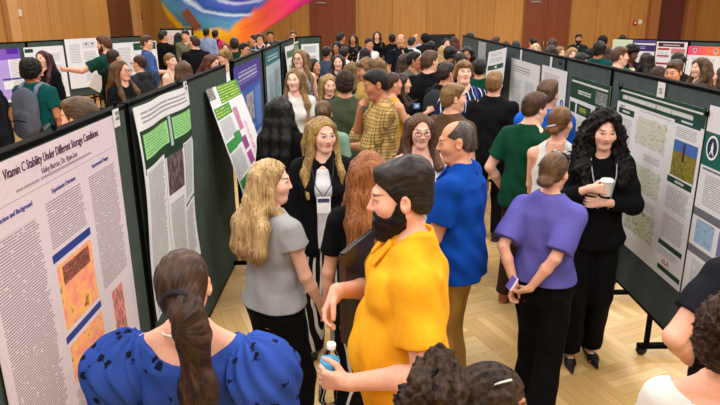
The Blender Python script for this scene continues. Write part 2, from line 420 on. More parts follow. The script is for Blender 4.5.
def hair_field(st, Hf, Tf, h, sex, ln):
    """hair as one volume in the head frame; long locks end in the torso frame"""
    ztip = {'long': ln, 'hijab': 1.2}.get(st, 1.4)
    a = [Hf((x, y, z)) for x in (-.2, .2) for y in (-.22, .2) for z in (-.2, .24)]
    if st in ('long', 'longcurl', 'wave'): a += [Tf((x, y, ln-.05)) for x in (-.2, .2) for y in (-.25, .22)]
    if st in ('pony', 'curlpuff'): a += [Tf((x, -.36, 1.1)) for x in (-.2, .2)] + [Hf((0, -.3, .1)), Hf((.2, -.2, 0))]
    a = np.array(a); F = Field(a.min(0), a.max(0), h)
    T = .0
    short = [(-.13, -.085), (-.09, -.07), (-.045, -.05), (-.005, -.005), (.012, -.01), (.03, .012), (.05, .043), (.075, .066), (.13, .075)]
    tied = [(-.13, -.07), (-.09, -.06), (-.045, -.03), (-.005, .008), (.02, .022), (.05, .048), (.075, .07), (.13, .08)]
    mid = [(-.13, -.10), (-.09, -.10), (-.045, -.08), (0, -.05), (.02, -.035), (.04, .03), (.055, .05), (.085, .06), (.13, .07)]
    fr = Hf
    def line(tab):
        A = np.array(tab); return lambda x, y, z: (np.interp(y, A[:, 0], A[:, 1])-z)*.8
    if st in ('short', 'quiff', 'fade', 'thin', 'crop'):
        t = {'short': .008, 'quiff': .004, 'fade': .001, 'thin': -.001, 'crop': .006}[st]
        F.ell((0, -.017, .036), (.078+t, .098+t, .087+t), fr=fr)
        F.ell((0, -.04, -.01), (.07+t, .07+t, .075), .02, fr=fr)
        if st == 'short': F.ell((0, .02, .092), (.066, .078, .04), .03, fr=fr)
        if st == 'crop': F.ell((0, .01, .088), (.07, .088, .040), .03, fr=fr)
        if st == 'fade': F.ell((0, .005, .088), (.062, .09, .044), .025, fr=fr)
        if st == 'quiff':
            F.ell((0, .004, .092), (.060, .080, .034), .03, fr=fr); F.ell((0, -.05, .08), (.075, .07, .06), .03, fr=fr)
        if st in ('short', 'crop', 'quiff'): F.curls(.0028, 95, 3)
        F.keep(line(short), fr)
        if st == 'thin': F.ell((0, .075, .105), (.062, .095, .055), .02, 's', fr=fr)
    elif st in ('mop', 'curly', 'afro', 'bigcurl'):
        g = {'mop': .010, 'curly': .018, 'afro': .042, 'bigcurl': .034}[st]
        F.ell((0, -.018, .042), (.076+g, .096+g, .088+g), fr=fr)
        F.ell((0, -.05, -.02), (.066+g, .06+g, .07), .03, fr=fr)
        if st == 'mop':
            for sx in (-1, 1): F.cap((sx*.07, .02, .04), (sx*.085, -.01, -.05), .03, .02, .02, fr=fr)
            F.ell((0, .06, .085), (.072, .05, .036), .03, fr=fr)
        F.keep(line(mid if st in ('mop',) else short), fr)
        if st != 'mop': F.curls(.006 if st == 'curly' else .010, 150, 3)
        else: F.curls(.006, 75, 5)
    elif st in ('pony', 'bun', 'tied', 'lowbun', 'curlpuff'):
        F.ell((0, -.017, .036), (.081, .102, .091), fr=fr); F.ell((0, -.045, -.012), (.071, .066, .07), .02, fr=fr)
        F.keep(line(tied), fr)
        if st == 'bun': F.ell((0, -.125, .03), (.05, .045, .045), .015, fr=fr); F.curls(.003, 130, 2)
        if st == 'lowbun': F.ell((0, -.112, -.045), (.052, .04, .036), .012, fr=fr); F.ell((.012, -.128, -.05), (.03, .026, .022), .008, fr=fr)
        if st == 'pony':
            p = [Hf((.03, -.10, .0)), Hf((.045, -.135, -.012)), Hf((.056, -.145, -.08)), Tf((.066, -.155, 1.36)), Tf((.055, -.165, ln))]
            rr = [.03, .034, .042, .048, .034]
            for i in range(4): F.cap(p[i], p[i+1], rr[i], rr[i+1], .05)
            X, Y, Z = F.ax[0][:, None, None], F.ax[1][None, :, None], F.ax[2][None, None, :]
            F.v += (.003*np.sin(160*X+5*np.sin(10*Z))*np.sin(120*Y+4*np.sin(8*Z))*np.ones_like(Z)).astype(np.float32)
        if st == 'curlpuff':
            F.ell((-.02, -.155, .045), (.095, .085, .085), .02, fr=fr); F.ell((-.03, -.16, .125), (.03, .03, .05), .02, fr=fr); F.ell((-.05, -.19, -.02), (.07, .06, .07), .03, fr=fr)
            X, Y, Z = F.ax[0][:, None, None], F.ax[1][None, :, None], F.ax[2][None, None, :]
            hx, hy, hz = Hf.inv(X, Y, Z)
            v0 = F.v.copy(); F.curls(.016, 115, 4); F.curls(.008, 210, 9)
            w = np.clip((-.07-hy)/.03, 0, 1); F.v = (v0*(1-w)+F.v*w + (1-w)*.004*np.sin(hx*240)).astype(np.float32)
    elif st in ('long', 'wave', 'longcurl', 'hijab'):
        g = -.002 if st == 'long' else .010
        if st == 'longcurl': g = .02
        F.ell((0, -.018, .038), (.081+g, .102+g, .091+g), fr=fr)
        for sx in (-1, 1):
            p = [Hf((sx*.066, .0, .05)), Hf((sx*.088, -.005, -.03)), Hf((sx*.094, -.005, -.12)), Tf((sx*(.125 if st != 'long' else .115), .09, 1.38)), Tf((sx*.10, .163, max(ln+.03, 1.2)))]
            rr = [.028, .026+g, .032+g, .036+g, .010+g*.6]
            if ln > 1.44: p = p[:3] + [Hf((sx*.09, 0, -.17))]; rr[3] = .02
            for i in range(len(p)-1): F.cap(p[i], p[i+1], rr[i], rr[i+1], .02)
        for x in (-.06, 0, .06):
            p = [Hf((x, -.075, .03)), Hf((x*1.2, -.09, -.09)), Tf((x*1.45, -.125, 1.42)), Tf((x*1.4, -.15, min(1.4, max(ln, 1.3)))), Tf((x*1.15, -.145, ln))]
            rr = [.05, .052+g, .048+g, .044+g, .024+g*.5]
            if ln > 1.44: p = p[:2] + [Hf((x*1.1, -.085, -.16))]; rr[2] = .03
            for i in range(len(p)-1): F.cap(p[i], p[i+1], rr[i], rr[i+1], .025)
        # face opening: an egg in front, a little parting
        F.ell((0, .105, -.026), (.0725, .11, .117), .010, 's', fr=fr); F.cap((0, .10, .06), (0, .085, .098), .034, .012, .012, 's', fr=fr); F.cap((0, .09, .118+g), (0, -.02, .139+g), .012, .005, .012, 's', fr=fr)
        F.cap((0, .09, -.12), (0, .16, -.32), .05, .06, .02, 's', fr=fr)
        if st == 'longcurl': F.curls(.013, 85, 6); F.curls(.006, 170, 2)
        elif st == 'wave': F.curls(.005, 55, 8)
        elif st == 'long':
            X, Y, Z = F.ax[0][:, None, None], F.ax[1][None, :, None], F.ax[2][None, None, :]
            F.v += (.0015*np.sin(330*X+2.5*np.sin(9*Z))*np.ones_like(Z)+.0015*np.sin(290*Y+2.5*np.sin(11*Z+1))+.002*np.sin(60*X+14*Z)*np.sin(50*Y)).astype(np.float32)
    return F
PEOPLE = []
def person(label, px, pt, Y, face=0, sex='m', skin='l', hair=('short', (60, 40, 28)), top=('tee', (40, 40, 44)), bottom=('slim', (35, 36, 42)),
           arms=('down', 'down'), hy=0, hpit=0, lean=0, bw=1.0, belly=0, ln=1.22, stance=.11, step=0.0, shoe=('shoe', (40, 38, 38)), h=None, group=None, ztop=None,
           beard=None, glasses=None, lanyard=None, inner=None, curl=(.4, .4), palm=(None, None), neck=None, hroll=0, cat='person', hdir=(None, None), off=0.0, hairline=None):
    rnd = random.Random(hash(label) % 99991 if False else sum(ord(q)*(i+1) for i, q in enumerate(label)))
    m = sex == 'm'
    if h is None: h = .0036 if Y < 2.5 else .0044 if Y < 4.6 else .0065 if Y < 7 else .0085 if Y < 10 else .0115
    Tf = Frame(rot(-math.radians(lean)), (0, 0, .95)); t0 = Tf.R @ np.array([0, 0, -.95]); Tf.t = Tf.t + t0
    nb = Tf((0, -.012, 1.49))
    HR = rot(0, 0, math.radians(hy)) @ rot(-math.radians(hpit), 0, 0) @ rot(0, math.radians(hroll), 0)
    HR = Tf.R @ HR if abs(lean) < 5 else rot(-math.radians(lean)*.4) @ HR
    Hf = Frame(HR, nb + HR @ np.array([0, .020, .138]), .955)
    # --- skeleton
    sw = .176*min(bw, 1.12) if m else .152*min(bw, 1.1)
    L1, L2 = (.285, .25) if m else (.272, .235)
    A = []
    for i, sd in enumerate((1, -1)):
        sp = arms[i]
        if isinstance(sp, str): tgt, hint = ARM[sp]
        else: tgt, hint = (sp if len(sp) == 2 else (sp, None))
        tgt = (tgt[0]*sd*(1 if m or tgt[0] < .15 else .93), tgt[1] + (.03*belly if tgt[1] > .1 else 0), tgt[2]); hint = hint or (.55, -.7, -.45); hint = (hint[0]*sd, hint[1], hint[2])
        S0 = Tf((sd*sw, -.005, 1.403)); el, wr = ik(S0, Tf(tgt), L1, L2, Tf.R @ np.array(hint))
        A.append((S0, el, wr, sd))
    Lg = []
    for sd in (1, -1):
        hp = np.array((sd*.088, 0, .915)); an = np.array((sd*stance, step*sd, .085))
        kn, an = ik(hp, an, .43, .41, (0, 1, 0)); Lg.append((hp, kn, an, sd))
    # --- body: one continuous surface
    xs = np.array([q for a in A for q in a[:3]]); lo = np.minimum(xs.min(0)-.22, (-.3, -.25, 0)); hi = np.maximum(xs.max(0)+.22, (.3, .27, 1.3)); 
    hc = Hf((0, 0, 0)); lo = np.minimum(lo, hc-.16); hi = np.maximum(hi, hc+.16); lo[2] = -.01
    F = Field(lo, hi, h)
    B = bw
    if m: tp = [(.84, .12*B, .095*B, -.01), (.92, .165*B, .112*B, -.01), (1.03, .150*B, .102*B, 0), (1.18, .160*B, .112*B, .0), (1.31, .172*B, .118*B, .0), (1.40, .16*B, .10*B, -.005), (1.455, .10, .072, -.012), (1.49, .06, .058, -.015)]
    else: tp = [(.84, .125*B, .10*B, -.01), (.92, .170*B, .112*B, -.012), (1.06, .122*B, .09*B, .0), (1.18, .132*B, .097*B, .0), (1.30, .146*B, .102*B, .0), (1.39, .135*B, .086*B, -.008), (1.45, .082, .06, -.012), (1.49, .05, .05, -.015)]
    F.loft(tp, .03, fr=Tf)
    ns = 1.0 if m else .82
    F.cap(Tf((0, -.012, 1.44)), Hf((0, -.012, -.055)), .060*ns, .054*ns, .03)
    for sd in (1, -1):
        F.cap(Tf((sd*.045, -.014, 1.475)), Tf((sd*sw, -.005, 1.402)), .043*ns, .045 if m else .038, .04)
        if not m: F.ell((sd*.068, .085, 1.275), (.056, .05, .056), .03, fr=Tf)
        else: F.ell((sd*.075, .075, 1.32), (.075, .045, .06), .03, fr=Tf)
    if belly: F.ell((0, .06, 1.08), (.15*B, .06+.075*belly, .15), .05, fr=Tf)
    HD = []
    for i, (S0, el, wr, sd) in enumerate(A):
        r = (.049, .040, .038, .027) if m else (.041, .033, .032, .022)
        F.cap(S0, el, r[0]*min(B, 1.1), r[1], .025); F.cap(el, el+(wr-el)*.35, r[2], r[2]*1.03, .015); F.cap(el+(wr-el)*.35, wr, r[2]*1.03, r[3], .015)
        # hand
        d = (wr-el)/np.linalg.norm(wr-el)
        if hdir[i] is not None: d = Tf.R @ np.array(hdir[i], float); d /= np.linalg.norm(d)
        n = palm[i]; n = np.array((-sd, .15, 0.)) if n is None else np.array(n, float); n = Tf.R @ n; n = n-d*(n@d); n /= np.linalg.norm(n)
        l = np.cross(d, n)*sd; hs = .95 if m else .86; fm = max(1.0, .62*h/.0088)
        HD.append((wr, d, n))
        F.cap(wr, wr+d*.03*hs, r[3]*.95, r[3]*.9, .012)
        for q in (-.022, -.007, .008, .022): F.cap(wr+d*.022*hs+l*q*.75*hs, wr+d*.088*hs+l*q*1.15*hs, .0155*hs, .0125*hs, .010)
        cu = curl[i]
        for q, ln_, sp_ in ((.026, .070, .06), (.009, .078, .02), (-.009, .072, -.03), (-.026, .058, -.09)):
            b0 = wr+d*.085*hs+l*q*1.1*hs; d1 = d*math.cos(cu)+n*math.sin(cu)+l*sp_; p1 = b0+d1*ln_*.5*hs; c2 = cu*2.1; d2 = d*math.cos(c2)+n*math.sin(c2)+l*sp_*.5; p2 = p1+d2*ln_*.28*hs
            c3 = cu*2.9; d3 = d*math.cos(c3)+n*math.sin(c3); p3 = p2+d3*ln_*.25*hs
            F.cap(b0, p1, .0093*hs*fm, .0086*hs*fm, .004); F.cap(p1, p2, .0086*hs*fm, .0078*hs*fm, .003); F.cap(p2, p3, .0078*hs*fm, .0066*hs*fm, .003)
        t0 = wr+d*.028*hs+l*.018*hs+n*.008; t1 = t0+(d*.55+l*.62+n*.35)*.045*hs; t2 = t1+(d*.86+l*.1+n*.5)*.034*hs; t3 = t2+(d*.9-l*.12+n*.45)*.022*hs
        F.cap(t0, t1, .0135*hs*fm, .0112*hs*fm, .008); F.cap(t1, t2, .0108*hs*fm, .0098*hs*fm, .003); F.cap(t2, t3, .0098*hs*fm, .0078*hs*fm, .003)
    for hp_, kn, an, sd in Lg:
        F.cap(hp_, kn, .082*min(B, 1.1), .050, .03); F.cap(kn, kn+(an-kn)*.35, .050, .050, .02); F.cap(kn+(an-kn)*.35, an, .050, .034, .02)
        F.cap(an+np.array((0, -.03, -.045)), an+np.array((0, .12, -.062)), .032, .022, .03)
    # head
    f = .94 if not m else 1.0
    F.ell((0, -.016, .034), (.0765*f, .096*f, .084*f), .015, fr=Hf)
    F.ell((0, .024, -.032), ((.0575 if m else .055)*f, .067*f, .083*f), .03, fr=Hf)
    cw, cr = (.016, .020) if m else (.006, .0175)
    F.cap((-cw, .066*f, -.093), (cw, .066*f, -.093), cr, cr, .03, fr=Hf)
    for sd in (1, -1):
        F.cap((sd*(.050 if m else .041), .0, -.050), (sd*(.028 if m else .020), .05, -.088), .015*f, .014*f, .03, fr=Hf)
        F.ell((sd*.041*f, .059*f, -.022), (.022, .024, .022), .04, fr=Hf)
        F.ell((sd*.0315, .1005*f, .008), (.0165, .012, .0095), .010, 's', fr=Hf)
        F.ell((sd*.0315, .0745*f, .009), (.0155, .0145, .0125), .004, fr=Hf)
        F.ell((sd*.0785*f, -.008, -.002), (.009, .021, .033), .008, fr=Hf, R=rot(.2, 0, -sd*.35))
        if h < .007: F.ell((sd*.088*f, -.002, .003), (.007, .011, .018), .004, 's', fr=Hf)
        F.ell((sd*.0098, .098*f, -.027), (.0072, .010, .007), .007, fr=Hf)
    F.cap((-.03*f, .081*f, .027), (.03*f, .081*f, .027), .011 if m else .008, .011 if m else .008, .02, fr=Hf)
    F.cap((0, .090*f, .015), (0, (.108 if m else .104)*f+.002, -.022), .0062, .0092 if m else .0078, .012, fr=Hf)
    F.cap((-.014, .0885*f, -.0475), (.014, .0885*f, -.0475), .0065, .0065, .009, fr=Hf); F.cap((-.012, .087*f, -.058), (.012, .087*f, -.058), .0075, .0075, .008, fr=Hf)
    if h < .009: [F.cap((0, .1025*f, -.0532), (q_*.02, .1005*f, -.0512), .0042, .004, .004, 's', fr=Hf) for q_ in (-1, 1)]
    # scale so that the top of the head meets the photograph
    hst = hair[0]
    htop = {'short': .125, 'quiff': .126, 'fade': .126, 'thin': .122, 'crop': .124, 'mop': .135, 'curly': .142, 'afro': .17, 'bigcurl': .162, 'long': .13, 'wave': .14, 'longcurl': .15, 'bald': .118}.get(hst, .126)
    zc = float((Hf.t + Hf.R @ np.array([0, -.01, htop*.955]))[2]) if abs(hpit)+abs(lean) < 12 else float(Hf.t[2])+htop*.93
    tgt = atY(px, pt, Y)
    zt = tgt[2] if ztop is None else ztop
    S = zt/zc
    PEOPLE.append((label, px, pt, Y, round(S*1.75, 3)))
    rz = math.radians(face)
    hx = Hf.t[:2]*S; cx, sx_ = math.cos(rz), math.sin(rz)
    loc = (tgt[0]-(cx*hx[0]-sx_*hx[1]), tgt[1]-(sx_*hx[0]+cx*hx[1]), 0)
    root = empty('person', loc, rz, label, cat, group)
    me = F.mesh('body', S, Hf)
    bo = link('body', me, SKIN, root); bo.color = (*SKINS[skin], 1)
    # --- hair
    if hst != 'bald':
        hh = max(h, .006) if Y > 2.5 else .005
        HF = hair_field(hst, Hf, Tf, hh, sex, ln)
        curl_ = hst in ('curly', 'afro', 'bigcurl', 'longcurl', 'curlpuff', 'bun', 'mop', 'wave')
        hm = HF.mesh('hair', S, Hf, biggest=True)
        curl_ = curl_ and hst not in ('bun', 'mop', 'wave')
        along = 'y' if hst in ('quiff', 'pony', 'bun', 'tied', 'lowbun', 'crop', 'curlpuff') else 'z'
        link('hair', hm, hair_mat(hair[1], hair[2] if len(hair) > 2 else None, curl_, along), root)
    if beard:
        b = Field(Hf((0, 0, 0))-.17, Hf((0, 0, 0))+.17, max(h, .005))
        k_ = beard[1]
        b.ell((0, .03, -.066), (.064+k_, .069+k_, .062+k_), .01, fr=Hf); b.cap((0, .07, -.105), (0, .075, -.108-k_), .03, .03+k_*.6, .03, fr=Hf)
        for sd in (1, -1): b.cap((sd*.068, .01, .005), (sd*.058, .02, -.06), .010+k_*.5, .02+k_*.5, .02, fr=Hf)
        b.keep(lambda x, y, z: (z - np.interp(y, [-.1, .0, .02, .05, .07, .085, .2], [-.02, .01, .0, -.045, -.05, -.036, -.036]))*.8, Hf)
        b.keep(lambda x, y, z: (-.006-y)*.9, Hf)
        b.ell((0, .10, -.0535), (.023, .04, .0085), .004, 's', fr=Hf)
        b.curls(.0025, 200, 1)
        bm_ = b.mesh('beard', S)
        if bm_: link('beard', bm_, hair_mat(beard[0], None, True), root)
    # --- clothes
    g = max(h*1.15, .0065)
    kind, colr = top[0], top[1]; pat = top[2] if len(top) > 2 else None
    offs = off + (.016 if kind in ('tee', 'polo', 'crop') else .012 if kind in ('tank', 'cami') else .02 if kind in ('long', 'blouse', 'hoodie', 'jacket') else .018)
    def sleeve(G, frac, o, fl=0.0):
        for S0, el, wr, sd in A:
            r = (.051*min(B, 1.1), .043, .040, .029) if m else (.043, .036, .034, .025)
            G.cap(Tf((sd*sw*.6, -.008, 1.41)), S0, .042*ns+o*.8, r[0]+o*.6, .03)
            if frac <= 1: G.cap(S0, S0+(el-S0)*frac, r[0]+o, r[0]+o+fl, .02, cut=1.0)
            else:
                G.cap(S0, el, r[0]+o, r[1]+o+fl, .02)
                q = min(1.0, frac-1); G.cap(el, el+(wr-el)*q, r[1]+o+fl, r[3]+o*.8+fl, .02, cut=1.0)
    def garment(name, o, hem, nk, frac, mat, fl=0.0, amp=.004, flare=0.0, open_=None, lo_=None):
        G = Field(np.minimum(lo, (-.34, -.3, .7)), np.array((hi[0], max(hi[1], .3), 1.62 + max(0, lean*.002))), g)
        prof = []
        ch = max(p[1] for p in tp[3:6])
        for z, w, d_, yc in tp:
            ww, dd = w+o, d_+o
            if z < 1.3 and o > .013: ww = max(ww, (ch+o)*(.94 if m else .86)); dd = max(dd, (max(p[2] for p in tp[3:6])+o)*.95)
            if z < 1.1: ww += .02; dd += .022
            if z < 1.12: ww += flare*(1.12-z)*3; dd += flare*(1.12-z)*3
            prof.append((z-(0.0 if z > .85 else .1), ww, dd, yc))
        prof = [p for p in prof]; prof[-1] = (1.505, .066*ns+o*.5, .064*ns+o*.5, -.015)
        G.loft(prof, .03, fr=Tf)
        for sd in (1, -1):
            G.cap(Tf((sd*.045, -.014, 1.470)), Tf((sd*sw*.98, -.005, 1.40)), .043*ns+o*.55, (.045 if m else .038)+o*.7, .04)
            if not m: G.ell((sd*.068, .085, 1.275), (.056+o, .05+o, .056+o), .04, fr=Tf)
            else: G.ell((sd*.075, .075, 1.32), (.075+o, .045+o*.8, .06+o), .03, fr=Tf)
        if belly: G.ell((0, .06, 1.08), (.15*B+o, .06+.075*belly+o, .15+o), .06, fr=Tf)
        if frac > 0: sleeve(G, frac, o*.9, fl)
        if name in ('hoodie',): G.cap(Tf((-.06, -.07, 1.47)), Tf((.06, -.07, 1.47)), .05, .05, .04)
        G.folds(amp, rnd.randint(0, 999))
        G.keep(lambda x, y, z: hem-z, Tf)
        if nk == 'crew': G.cap(Tf((0, .012, 1.475)), Tf((0, .03, 1.60)), .066*ns, .10, .006, 's')
        elif nk == 'scoop': G.ell((0, .05, 1.47), (.085, .09, .07), .006, 's', fr=Tf); G.cap(Tf((0, 0, 1.47)), Tf((0, 0, 1.62)), .07, .12, .006, 's')
        elif nk == 'wide': G.ell((0, -.0, 1.47), (.145, .15, .055), .006, 's', fr=Tf); G.cap(Tf((0, 0, 1.49)), Tf((0, 0, 1.62)), .13, .16, .006, 's')
        elif nk == 'v': G.cap(Tf((0, .02, 1.48)), Tf((0, .03, 1.60)), .066*ns, .10, .006, 's'); G.cap(Tf((0, .12, 1.365)), Tf((0, .10, 1.50)), .010, .055, .006, 's', flat=None)
        elif nk == 'tank':
            G.ell((0, .07, 1.47), (.078, .11, .13), .006, 's', fr=Tf); G.ell((0, -.1, 1.47), (.07, .08, .085), .006, 's', fr=Tf); G.cap(Tf((0, 0, 1.46)), Tf((0, 0, 1.62)), .072, .08, .006, 's')
            for sd in (1, -1): G.ell((sd*(sw+.028), 0, 1.40), (.075, .14, .125), .006, 's', fr=Tf)
        elif nk == 'open': G.cap(Tf((0, .02, 1.48)), Tf((0, .03, 1.60)), .066*ns, .10, .006, 's'); 
        if open_: G.cap(Tf((0, .16, hem-.1)), Tf((0, .15, 1.50)), open_, open_*1.25, .006, 's'); G.cap(Tf((0, .11, hem-.1)), Tf((0, .11, 1.50)), open_*.8, open_, .006, 's')
        mm = G.mesh(name, S)
        return link(name, mm, mat, root) if mm else None
    M_ = cloth(colr, pat)
    if kind == 'tee': garment('shirt', offs, .87, neck or 'crew', .62, M_, .008)
    elif kind == 'crop': garment('shirt', offs, .985, neck or 'crew', .85, M_, .012, .005, .01)
    elif kind == 'polo':
        garment('polo_shirt', offs, .86, 'v', .66, M_, .010, .0065)
        CF = Field(Tf((-.16, -.16, 1.36)), Tf((.16, .2, 1.6)), max(g*.8, .005))
        CF.cap(Tf((0, -.015, 1.462)), Tf((0, -.012, 1.515)), .088*ns, .072*ns, .01, cut=1.0); CF.cap(Tf((0, -.012, 1.44)), Tf((0, -.01, 1.6)), .064*ns, .066*ns, .004, 's')
        for sd in (1, -1): CF.cap(Tf((sd*.045, .065, 1.475)), Tf((sd*.055, .115, 1.415)), .022, .012, .01, flat=((0, 1, .3), .5))
        CF.cap(Tf((0, .05, 1.41)), Tf((0, .12, 1.52)), .016, .03, .004, 's')
        cm = CF.mesh('collar', S)
        if cm: link('collar', cm, M_, root)
    elif kind == 'long': garment('long_sleeve_shirt', offs, .86, neck or 'crew', 1.96, M_, .0, .006)
    elif kind == 'half': garment('shirt', offs, .86, neck or 'v', 1.25, M_, .006, .005)
    elif kind == 'blouse': garment('blouse', offs, .86, neck or 'v', 1.75, M_, .006, .006)
    elif kind == 'hoodie': garment('hoodie', offs+.01, .84, neck or 'crew', 1.97, M_, .006, .008)
    elif kind == 'jacket':
        garment('undershirt', .008, .86, 'scoop', 0, cloth(inner or (215, 215, 215)), 0, .002)
        garment('jacket', offs+.006, .80, 'open', 1.93, M_, .004, .005, open_=.05)
    elif kind == 'tank': garment('tank_top', offs, .90, 'tank', 0, M_, 0, .003)
    elif kind == 'cami': garment('tank_top', offs, .90, 'tank', 0, M_, 0, .003)
    elif kind == 'capsleeve': garment('shirt', offs, .955, neck or 'scoop', .36, M_, .016, .005)
    elif kind == 'puff':
        G = garment('blouse', offs, .86, 'wide', 0, M_, 0, .006)
        for S0, el, wr, sd in A:
            P = Field(np.minimum(S0, el)-.22, np.maximum(S0, el)+.22, g)
            P.ell(S0+(el-S0)*.3+np.array((sd*.03, 0, .0)), (.112, .115, .13), .02); P.cap(S0+(el-S0)*.2, S0+(el-S0)*.95, .085, .062, .05)
            X, Y_, Z = P.ax[0][:, None, None], P.ax[1][None, :, None], P.ax[2][None, None, :]
            P.v += (.006*np.sin(np.arctan2(Y_-S0[1], X-S0[0])*15+4*np.sin(14*Z))).astype(np.float32); P.folds(.006, 4+sd)
            P.keep(lambda x, y, z: (z-1.475)*.9)
            link('sleeve', P.mesh('sleeve', S), M_, root)
    elif kind == 'knit':
        garment('knit_top', offs, .86, 'wide', .9, M_, .004, .003)
    # --- trousers
    bk, bc = bottom[0], bottom[1]; bp = bottom[2] if len(bottom) > 2 else None
    tr = {'slim': (.096, .073, .062), 'straight': (.099, .080, .075), 'wide': (.102, .094, .106), 'boot': (.097, .077, .098), 'chino': (.102, .083, .076)}[bk]
    G = Field((-.36, -.32, 0), (.36, .32, 1.1), max(g, .0075))
    hp_ = [(z, w+.008, d_+.010, yc) for z, w, d_, yc in tp if z < 1.1]; hp_.append((1.10, hp_[-1][1], hp_[-1][2], 0))
    G.loft(hp_, .03, fr=Tf)
    hemz = .045 if bk in ('wide', 'boot') else .075
    for hq, kn, an, sd in Lg:
        G.cap(hq, kn, tr[0]*min(B, 1.12), tr[1], .03); G.cap(kn, np.array((an[0], an[1]-.01, .04)), tr[1], tr[2], .02)
    G.folds(.005, rnd.randint(0, 999), .5)
    G.keep(lambda x, y, z: np.maximum(hemz-z, z-(1.03 if bk in ('wide', 'boot') else 1.0)))
    link('trousers', G.mesh('trousers', S), cloth(bc, bp), root)
    for hq, kn, an, sd in Lg:
        so = link('shoe', shoe_mesh(shoe[0], S, sd) if Y < 5.5 else SHOES.setdefault((shoe[0], sd), shoe_mesh(shoe[0], 1, sd)), None, root)
        if not so.data.materials: so.data.materials.append(None)
        so.material_slots[0].link = 'OBJECT'; so.material_slots[0].material = plain(shoe[1], .5)
        so.location = (an[0]*S, (an[1]+.015)*S, 0); so.rotation_euler = (0, 0, -sd*.12)
        if Y >= 5.5: so.scale = (S, S, S)
    # --- worn things
    if glasses:
        q = MB()
        for sd in (1, -1):
            q.tube([tuple(Hf((sd*.033+.021*math.cos(a), .105, .006+.017*math.sin(a)))*S) for a in np.linspace(0, 2*PI, 17)[:-1]], .0019 if Y < 6 else .003, 6, True)
            q.tube([tuple(Hf(p)*S) for p in ((sd*.053, .104, .012), (sd*.078, .06, .013), (sd*.082, -.005, .012))], .0017 if Y < 6 else .0028, 6)
        q.tube([tuple(Hf(p)*S) for p in ((-.012, .106, .009), (.012, .106, .009))], .002, 6)
        q.build('glasses', plain(glasses if isinstance(glasses, tuple) else (25, 22, 22), .35, .5), root, True)
    if lanyard:
        q = MB(); yb = .125 + (.03 if not m else .0) + .07*belly
        zb = 1.22
        for sd in (1, -1): q.tube([tuple(Tf(p)*S) for p in ((sd*.058, -.03, 1.50), (sd*.075, .05, 1.47), (sd*.068, .115, 1.40), (sd*.05, yb+.018, 1.32), (0, yb+.022, zb+.02))], .0028, 6)
        q.build('lanyard', plain(lanyard, .6), root, True)
        q = MB(); Mx = Matrix(((*(Tf.R[0]*S), 0), (*(Tf.R[1]*S), 0), (*(Tf.R[2]*S), 0), (0, 0, 0, 1))); o_ = Tf((0, yb+.026, zb-.03))*S; Mx.translation = tuple(o_)
        q.box((-.045, -.002, -.055), (.045, .002, .055), 0, Mx)
        bd = q.build('badge', plain((236, 236, 238), .4), root)
        q = MB(); q.box((-.038, .002, .018), (.038, .0035, .045), 0, Mx); q.build('badge_header', plain((60, 66, 100), .5), bd)
    def W(p): return Matrix.Translation(loc) @ Matrix.Rotation(rz, 4, 'Z') @ Vector(tuple(np.array(p, float)*S))
    root_info = dict(root=root, S=S, W=W, rz=rz, loc=loc, Hf=Hf, Tf=Tf, A=A, Lg=Lg, H=HD)
    return root_info
# ------------------------------------------------------------------ poster materials
def uvn(t, name='UVMap'):
    return t.node('ShaderNodeUVMap', uv_map=name).outputs[0]
def ink(paper=(226, 228, 232), col=(70, 72, 80), line=.013, duty=.5, gap=.38, cell=.02):
    k = ('ink', paper, col, line, duty, gap, cell)
    if k in CACHE: return CACHE[k]
    t = NT('print'); u, v, _ = t.sep(uvn(t)); lu, lv, _ = t.sep(uvn(t, 'loc'))
    row = t.M('FLOOR', t.M('DIVIDE', v, line)); fr = t.M('FRACT', t.M('DIVIDE', v, line))
    cv = t.node('ShaderNodeCombineXYZ'); t.put(cv.inputs[0], t.M('DIVIDE', u, cell)); t.put(cv.inputs[1], t.M('MULTIPLY', row, 7.3)); t.put(cv.inputs[2], t.M('FLOOR', t.M('DIVIDE', lu, 9)))
    n = t.noise(cv.outputs[0], 1.0, 1)
    on = t.M('MULTIPLY', t.M('LESS_THAN', fr, duty), t.M('GREATER_THAN', n, gap))
    cv2 = t.node('ShaderNodeCombineXYZ'); t.put(cv2.inputs[1], t.M('MULTIPLY', row, 3.17)); t.put(cv2.inputs[0], 2.2)
    end = t.M('ADD', .80, t.M('MULTIPLY', t.noise(cv2.outputs[0], 1.0, 0), .22))
    inside = t.M('MULTIPLY', t.M('GREATER_THAN', lu, .04), t.M('LESS_THAN', lu, end))
    inside = t.M('MULTIPLY', inside, t.M('MULTIPLY', t.M('GREATER_THAN', lv, .03), t.M('LESS_THAN', lv, .97)))
    CACHE[k] = t.fin(t.mix(t.M('MULTIPLY', t.M('MULTIPLY', on, inside), .72), lin(paper), lin(col)), .55, .25)
    return CACHE[k]
def flatc(c, rough=.5): return plain(c, rough, .25)
def photo(cols, scale=5, seed=0, stretch=(1, 1, 1)):
    k = ('photo', tuple(cols), scale, seed, stretch)
    if k in CACHE: return CACHE[k]
    t = NT('photo'); v = t.mapv(uvn(t, 'loc'), stretch, (0, 0, .3), (seed*3.1, seed*1.7, 0))
    n = t.noise(v, scale, 4, .6)
    st = [(.28+.46*i/(len(cols)-1), lin(c)) for i, c in enumerate(cols)]
    CACHE[k] = t.fin(t.ramp(n, st), .45, .3)
    return CACHE[k]
